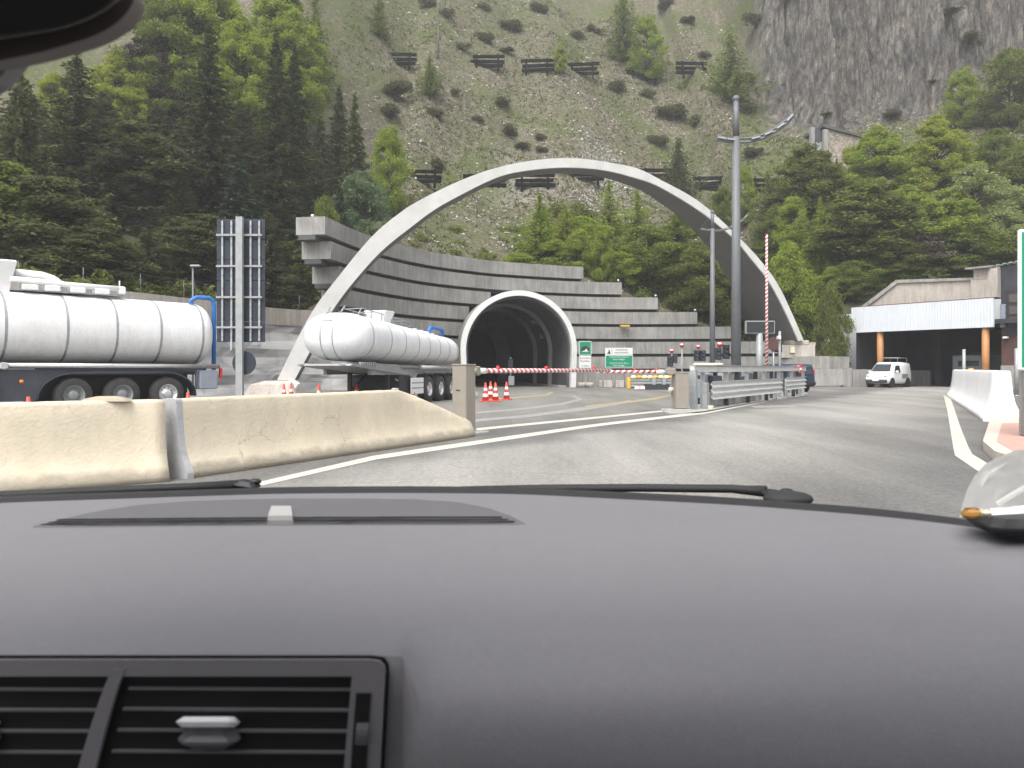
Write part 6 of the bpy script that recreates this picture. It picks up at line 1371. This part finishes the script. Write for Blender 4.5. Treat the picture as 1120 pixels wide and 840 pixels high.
yf = [(-1.25, .78), (-.95, .93), (-.648, 1.041), (-.322, 1.117), (-.162, 1.124), (0, 1.117), (.274, 1.027), (.38, .972), (.453, .927), (.495, .885), (.56, .80), (.66, .71), (.85, .66)]
XS = np.arange(-1.25, .86, .0125); YFs = np.interp(XS, [a for a, _ in yf], [b for _, b in yf]); kern = np.ones(9)/9
YFs = np.convolve(np.pad(YFs, 4, mode='edge'), kern, 'valid')
def yfar(x): return float(np.interp(x, XS, YFs))
YR = .625
def zd(x, y):
    t = max(0.0, min(1.0, (yfar(x)-y)/max(.05, yfar(x)-YR))); z = -.170-.020*t**1.6
    if y < YR: u = min(1, (YR-y)/.1); z = -.190-.085*(1-math.sqrt(max(0, 1-u*u)))
    return z
def D(px, py, up=0.0):
    """point on the dash top under a pixel"""
    lo, hi = .5, 1.4; k = (px-CX)/F; q = -(py-HY)/F
    Y = 1.4
    while Y > .5:
        if q*Y >= zd(k*Y, Y): break
        Y -= .0015
    return Vector((k*Y, Y, zd(k*Y, Y)+up))
m = MB(); rows = []; XV = -.0735
for x, yff in zip(XS, YFs):
    row = []
    for k in range(26): y = lerp(yff, YR, k/25) if yff > YR+.01 else YR; row.append(Vector((x, y, zd(x, y))))
    for k in range(1, 15):
        if x < XV: f = min(1, k/8); y = lerp(YR, .5605, f); row.append(Vector((x, y, -.190-.0064*f*f-(0 if k <= 8 else .03*(k-8)))))
        else:
            a = math.pi/2*k/14; row.append(Vector((x, YR-.1*math.sin(a), -.190-.085*(1-math.cos(a)))))
    if x >= XV: row += [Vector((x, YR-.1, -.36)), Vector((x, YR-.08, -.6))]
    else: row += [Vector((x, .5605, -.5)), Vector((x, .5605, -.6))]
    rows.append(row)
m.loft(rows, False, False, smooth=True); dash = m.build('dashboard', 'dash', CAR)
# windscreen seal / black glass edge and cowl outside
m = MB(); R_ = []
for x, yff in zip(XS, YFs): R_.append([Vector((x, yff-.004, -.1715)), Vector((x, yff+.012, -.1700)), Vector((x, yff+.03, -.1685)), Vector((x, yff+.055, -.1685)), Vector((x, yff+.07, -.20))])
m.loft(R_, False, False, smooth=True); m.build('windscreen_seal', 'seal', CAR)
m = MB(); R_ = []
for x, yff in zip(XS, YFs): R_.append([Vector((x, yff+.09, -.195)), Vector((x, yff+.22, -.215)), Vector((x, yff+.5, -.30))])
m.loft(R_, False, False, smooth=True); m.build('cowl', 'black', CAR)
# thin crease along the dash
# defroster grille
topl = [(35, 577), (70, 567), (105, 559.5), (150, 552.5), (210, 548), (290, 545.6), (380, 545.2), (450, 546), (500, 549), (535, 556), (560, 565), (575, 574)]
def cres(px):
    return float(np.interp(px, [a for a, _ in topl], [b for _, b in topl]))
def botl(px): return 577.2-3.2*((px-35)/540)-.9*math.sin(math.pi*(px-35)/540)
m = MB(); R_ = []
for px in np.linspace(36, 574, 70): a, c = cres(px), botl(px); R_.append([D(px, lerp(a, c, k/6), .0016 if 0 < k < 6 else .0003) for k in range(7)])
m.loft(R_, False, False, smooth=True); gr = m.build('defroster_grille', 'dash_dark', dash)
for j, (f0, f1) in enumerate(((.50, .60), (.70, .79), (.88, .96))):
    for (xa, xb) in ((62-j*9, 292), (321, 549+j*7)):
        m = MB(); R_ = []
        for px in np.linspace(xa, xb, 40):
            c = botl(px); a = max(cres(px)+1.2, 0); y0 = max(a, c-13.5+13*f0*1.0-0); y1 = max(a+.3, c-13.5+13*f1)
            R_.append([D(px, y0, .0026), D(px, y1, .0026)])
        m.loft(R_, False, False); m.build('slot', 'cavity', gr)
m = MB(); q = [D(297, 559.5), D(318, 559.5), D(320, 570.5), D(293, 570.5)]; m.loft([[p+Vector((0, 0, .001)) for p in q], [p+Vector((0, 0, .007)) for p in q]], True, True); m.build('light_sensor', 'grey_plastic', gr)
# air vent block
YV = .56; sv = YV/F
def V(px, py, y=0.0): return Vector(((px-CX)*sv, YV+y, -(py-HY)*sv))
vent = MB()
def bar(m_, pts, y0, y1): m_.prism([V(*p, y0) for p in pts], (0, y1-y0, 0)); return m_
m = MB()
bar(m, [(-250, 719.5), (405, 719.5), (416, 721), (421, 726), (422.5, 733), (422, 737.5), (-250, 737.5)], -.004, -.0002)
bar(m, [(386, 737.8), (422, 737.8), (414, 900), (372, 900)], -.004, -.0002)
vf = m.build('air_vent', 'trim', CAR)
m = MB(); bar(m, [(-250, 716.2), (408, 716.4), (421, 718.5), (425.5, 726), (426, 735), (417, 900), (414.4, 900), (422.9, 733), (421.4, 726), (416, 720.8), (405, 719.2), (-250, 719.2)], -.0015, -.0003); m.build('shadow_gap', 'cavity', vf)
m = MB(); bar(m, [(-250, 737), (388, 737), (376, 900), (-250, 900)], -.00055, -.0003); m.build('cavity_back', 'cavity', vf)
m = MB(); R_ = []
for k in range(10):
    f = k/9; py = 729+f*175; x0 = lerp(126, 70, f**.85); R_.append([V(x0, py, -.0045), V(x0+lerp(14, 22, f), py, -.0045), V(x0+lerp(14, 22, f), py, -.0004), V(x0, py, -.0004)])
m.loft(R_, True, True); m.build('divider', 'trim', vf)
for k, py in enumerate((751, 773.5, 796.5, 819.5, 842.5, 866)):
    for (xa, xb) in ((-250, 118-k*7), (142-k*6, 384-k*1.8)):
        m = MB(); m.prism([V(xa, py, -.0026), V(xb, py+1.5, -.0026), V(xb, py+3.5, -.0026), V(xa, py+2.0, -.0026)], (0, .0022, .0006)); m.build('slat', 'slat', vf)
for dx in (0, -262):
    m = MB(); c = V(231+dx, 798); m.box(c+Vector((0, .0, -.0045)), (.041, .022, .014), bev=.006); m.build('vent_tab', 'slat', vf)
    m = MB(); c = V(230.5+dx, 787); m.box(c+Vector((0, -.004, .0)), (.040, .016, .0065), Matrix.Rotation(math.radians(-25), 3, 'X'), bev=.0032); m.build('chrome_tab', 'chrome', vf)
m = MB(); bar(m, [(391, 755), (407, 755), (402, 838), (385, 838)], -.0052, -.0044); m.build('dial_slot', 'cavity', vf)
m = MB(); a_, c_ = V(401, 766, .004), V(394, 832, .004); rr = []
for k in range(13):
    f = k/12; p = a_.lerp(c_, f); b_ = math.sin(math.pi*f)*.011; rr.append([p+Vector((-.0042, -b_, 0)), p+Vector((.0042, -b_, 0)), p+Vector((.0042, .004, 0)), p+Vector((-.0042, .004, 0))])
m.loft(rr, True, True, smooth=False); m.build('thumbwheel', 'slat', vf)
# wipers, outside below the glass
def W(px, py, Y): return Vector(((px-CX)/F*Y, Y, -(py-HY)/F*Y))
for (pts, nub, lab) in (([(-60, 541, 1.28), (80, 534.5, 1.33), (180, 530, 1.37), (262, 526.5, 1.38)], (270, 526, 1.385), None), ([(505, 532.5, 1.38), (600, 530.5, 1.36), (700, 530, 1.33), (800, 531, 1.28), (838, 533.5, 1.25)], (850, 537, 1.22), None)):
    m = MB(); m.tube([W(p[0], p[1]+4, p[2]) for p in pts], [.004]+[.006]*(len(pts)-2)+[.009], 8); wp = m.build('wiper_arm', 'black', CAR)
    m = MB(); p = W(*nub); m.box(p-Vector((0, 0, .007)), (.04, .04, .015), Matrix.Rotation(.15, 3, 'Y'), bev=.008); m.sphere(p+Vector((.014, 0, -.001)), .009, 10, sc=(1.2, 1, .6)); m.build('pivot', 'seal', wp)
    m = MB(); m.tube([W(a_, b_+3.5, c_+.02) for a_, b_, c_ in pts], .007, 6); m.build('blade', 'black', wp)
m = MB(); m.sphere(W(862, 545.5, 1.2), .032, 16, sc=(1.15, .8, .36)); m.build('wiper_cover', 'black', CAR)
# rear-view mirror (its lower right end hangs into the picture)
Ym = .40
def MQ(px, py, y=0): return Vector(((px-CX)/F*(Ym+y), Ym+y, -(py-7-HY)/F*(Ym+y)))
def smo(pl, it=3):
    for _ in range(it): pl = [q for a, b in zip(pl, pl[1:]+pl[:1]) for q in ((a[0]*.75+b[0]*.25, a[1]*.75+b[1]*.25), (a[0]*.25+b[0]*.75, a[1]*.25+b[1]*.75))]
    return pl
low = [(-160, 68), (-60, 58), (20, 47), (70, 39), (104, 26), (126, 12), (138, -4), (141, -22), (136, -60), (118, -82), (-160, -70)]
def shr(pts, k):
    cx_, cy_ = 20, -15; return [(cx_+(x-cx_)*k, cy_+(y-cy_)*k) for x, y in pts]
m = MB(); m.loft([[MQ(x, y, dy) for x, y in shr(smo(low), k)] for k, dy in ((.93, -.016), (1.0, -.006), (1.0, .012), (.86, .034), (.6, .05))], True, True, smooth=True); mir = m.build('rear_view_mirror', 'mirror', CAR)
lip = [(-160, 92), (-40, 80), (30, 68), (70, 57), (108, 45), (136, 27), (150, 2), (140, -5), (128, 10), (108, 24), (68, 36), (20, 44), (-60, 55), (-160, 64)]
m = MB(); m.prism([MQ(x, y, .016) for x, y in smo(lip)], (0, .012, 0)); m.build('lower_lip', 'mirror_lit_lip', mir)
m = MB(); m.prism([MQ(x, y, .03) for x, y in [(-60, 70), (22, 60), (16, 72), (-4, 96), (-60, 130)]], (0, .012, 0)); m.build('corner_cover', 'grey_plastic', mir)
m = MB(); m.tube([MQ(-50, -30, .03), MQ(-30, -90, .10), MQ(-10, -160, .18)], .012, 8); m.build('stalk', 'mirror', mir)
# the rest of the cabin: roof, doors below the windows, seats behind the eye
m = MB(); m.prism([(-.98, -1.7, .26), (.68, -1.7, .26), (.66, .36, .225), (-.96, .36, .225)], (0, 0, .05)); m.build('roof_lining', 'liner', CAR)
m = MB(); m.box((-1.12, -.5, -.62), (.08, 2.2, .72)); m.box((.86, -.5, -.62), (.08, 2.2, .72)); m.build('door_card', 'trim', CAR)
m = MB(); m.box((-.1, -1.65, -.5), (1.9, .2, .9), bev=.05); m.box((-.1, -.5, -.95), (1.9, 2.2, .12)); m.build('rear_bench', 'trim', CAR)
m = MB(); m.box((-.66, -.45, -.35), (.5, .16, .8), bev=.06); m.box((.14, -.5, -.42), (.5, .16, .62), bev=.06); m.build('seat_back', 'trim', CAR)
# translucent film built in place of a windscreen reflection at the dash corner
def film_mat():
    m = bpy.data.materials.new('reflection_film'); t, N, L = nt(m); b = N['Principled BSDF']; b.inputs['Base Color'].default_value = (.92, .91, .88, 1); b.inputs['Roughness'].default_value = .35
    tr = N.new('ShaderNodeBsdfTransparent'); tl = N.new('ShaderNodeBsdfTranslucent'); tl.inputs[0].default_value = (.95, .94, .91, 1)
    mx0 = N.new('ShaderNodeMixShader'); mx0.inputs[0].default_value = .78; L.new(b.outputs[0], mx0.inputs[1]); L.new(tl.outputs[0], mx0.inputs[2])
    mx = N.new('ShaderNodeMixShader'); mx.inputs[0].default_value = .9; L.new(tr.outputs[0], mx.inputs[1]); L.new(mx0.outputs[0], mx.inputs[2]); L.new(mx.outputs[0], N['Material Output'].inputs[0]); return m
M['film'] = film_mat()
q0 = W(1090, 560, .80); t = thing('reflection_sheet', 'translucent sheet standing in for a windscreen reflection, with an orange tab, in the dash corner', 'reflection sheet', (q0.x, q0.y, EYE+q0.z)); OO = q0
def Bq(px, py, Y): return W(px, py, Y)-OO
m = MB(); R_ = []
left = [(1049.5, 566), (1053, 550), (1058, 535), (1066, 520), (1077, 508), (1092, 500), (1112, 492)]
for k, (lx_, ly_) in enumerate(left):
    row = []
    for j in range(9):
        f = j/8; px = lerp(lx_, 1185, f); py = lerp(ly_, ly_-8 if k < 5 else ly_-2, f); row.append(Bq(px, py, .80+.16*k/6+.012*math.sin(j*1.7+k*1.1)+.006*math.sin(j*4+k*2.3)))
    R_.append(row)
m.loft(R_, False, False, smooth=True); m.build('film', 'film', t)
m = MB(); m.loft([[Bq(1082, 556.5, .785), Bq(1120, 553, .78), Bq(1180, 547, .78)], [Bq(1085, 563, .78), Bq(1120, 561, .775), Bq(1180, 556, .775)]], False, False); m.build('white_streak', 'white', t)
m = MB(); m.prism([Bq(x, y, .775) for x, y in ((1090, 549), (1121, 531), (1150, 520), (1150, 524), (1122, 536), (1094, 553))], (0, .002, 0)); m.build('bright_streak', 'film', t)
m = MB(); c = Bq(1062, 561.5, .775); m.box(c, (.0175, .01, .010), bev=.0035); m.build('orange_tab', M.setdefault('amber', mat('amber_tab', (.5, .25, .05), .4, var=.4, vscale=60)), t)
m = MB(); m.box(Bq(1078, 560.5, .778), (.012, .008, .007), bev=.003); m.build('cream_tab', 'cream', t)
t = thing('dark_case', 'flat black case lying under the reflection sheet in the dash corner', 'case', (W(1100, 574, .80).x+.03, .80, EYE-.172))
m = MB(); m.box((.012, .03, .016), (.10, .075, .018), Matrix.Rotation(-.12, 3, 'Z'), bev=.008); m.build('body', 'seal', t)

# ------------------------------------------------------------------ haze added to lift the blacks, in place of a windscreen veil
m = MB(); m.box((0, 95, 89), (560, 420, 182)); hz = m.build('haze', 'white'); hm = bpy.data.materials.new('thin_haze'); t_, N, L = nt(hm); N.remove(N['Principled BSDF'])
pv = N.new('ShaderNodeVolumePrincipled'); pv.inputs['Color'].default_value = (.97, .98, 1, 1); pv.inputs['Density'].default_value = HAZE; pv.inputs['Anisotropy'].default_value = .2
L.new(pv.outputs[0], N['Material Output'].inputs['Volume']); hz.data.materials.clear(); hz.data.materials.append(hm); tag(hz, 'thin haze added over the whole valley to lift the blacks like a windscreen veil', 'haze', kind='stuff')
# ------------------------------------------------------------------ light, camera
w = bpy.data.worlds.new('World'); S.world = w; w.use_nodes = True; N = w.node_tree.nodes; L = w.node_tree.links
sky = N.new('ShaderNodeTexSky'); sky.sky_type = 'NISHITA'; sky.sun_disc = False
SUN_E, SUN_AZ = math.radians(58), math.radians(205)   # azimuth clockwise from +Y: behind the camera, a little to its left
sky.sun_elevation = SUN_E; sky.sun_rotation = SUN_AZ; sky.air_density = 1.0; sky.dust_density = 4.0; sky.ozone_density = 1.0
hs = N.new('ShaderNodeHueSaturation'); hs.inputs['Saturation'].default_value = .28
L.new(sky.outputs[0], hs.inputs['Color']); L.new(hs.outputs[0], N['Background'].inputs[0]); N['Background'].inputs[1].default_value = .15
sd = bpy.data.lights.new('sun', 'SUN'); sd.energy = 1.2; sd.angle = math.radians(40); sd.color = (1, .97, .92)
so = bpy.data.objects.new('sun', sd); COL.objects.link(so); dv = Vector((math.sin(SUN_AZ)*math.cos(SUN_E), math.cos(SUN_AZ)*math.cos(SUN_E), math.sin(SUN_E)))
so.rotation_euler = (-dv).to_track_quat('-Z', 'Y').to_euler(); so.location = (0, -10, 40)
cam = bpy.data.cameras.new('camera'); co = bpy.data.objects.new('camera', cam); COL.objects.link(co); S.camera = co
cam.sensor_width = 36; cam.lens = 36*F/1120; cam.shift_y = -(420-HY)/1120; co.location = (0, 0, EYE); co.rotation_euler = (math.pi/2, 0, 0)
cam.clip_start = .02; cam.clip_end = 2000
cam.dof.use_dof = True; cam.dof.focus_distance = 45; cam.dof.aperture_fstop = cam.lens/2.1
S.view_settings.view_transform = 'Standard'; S.view_settings.look = 'None'; S.view_settings.gamma = 1; S.view_settings.exposure = 1.24
S.render.engine = 'CYCLES'; S.cycles.max_bounces = 6; S.cycles.diffuse_bounces = 3; S.cycles.glossy_bounces = 3; S.cycles.transparent_max_bounces = 8; S.cycles.use_denoising = True
S.cycles.caustics_reflective = False; S.cycles.caustics_refractive = False
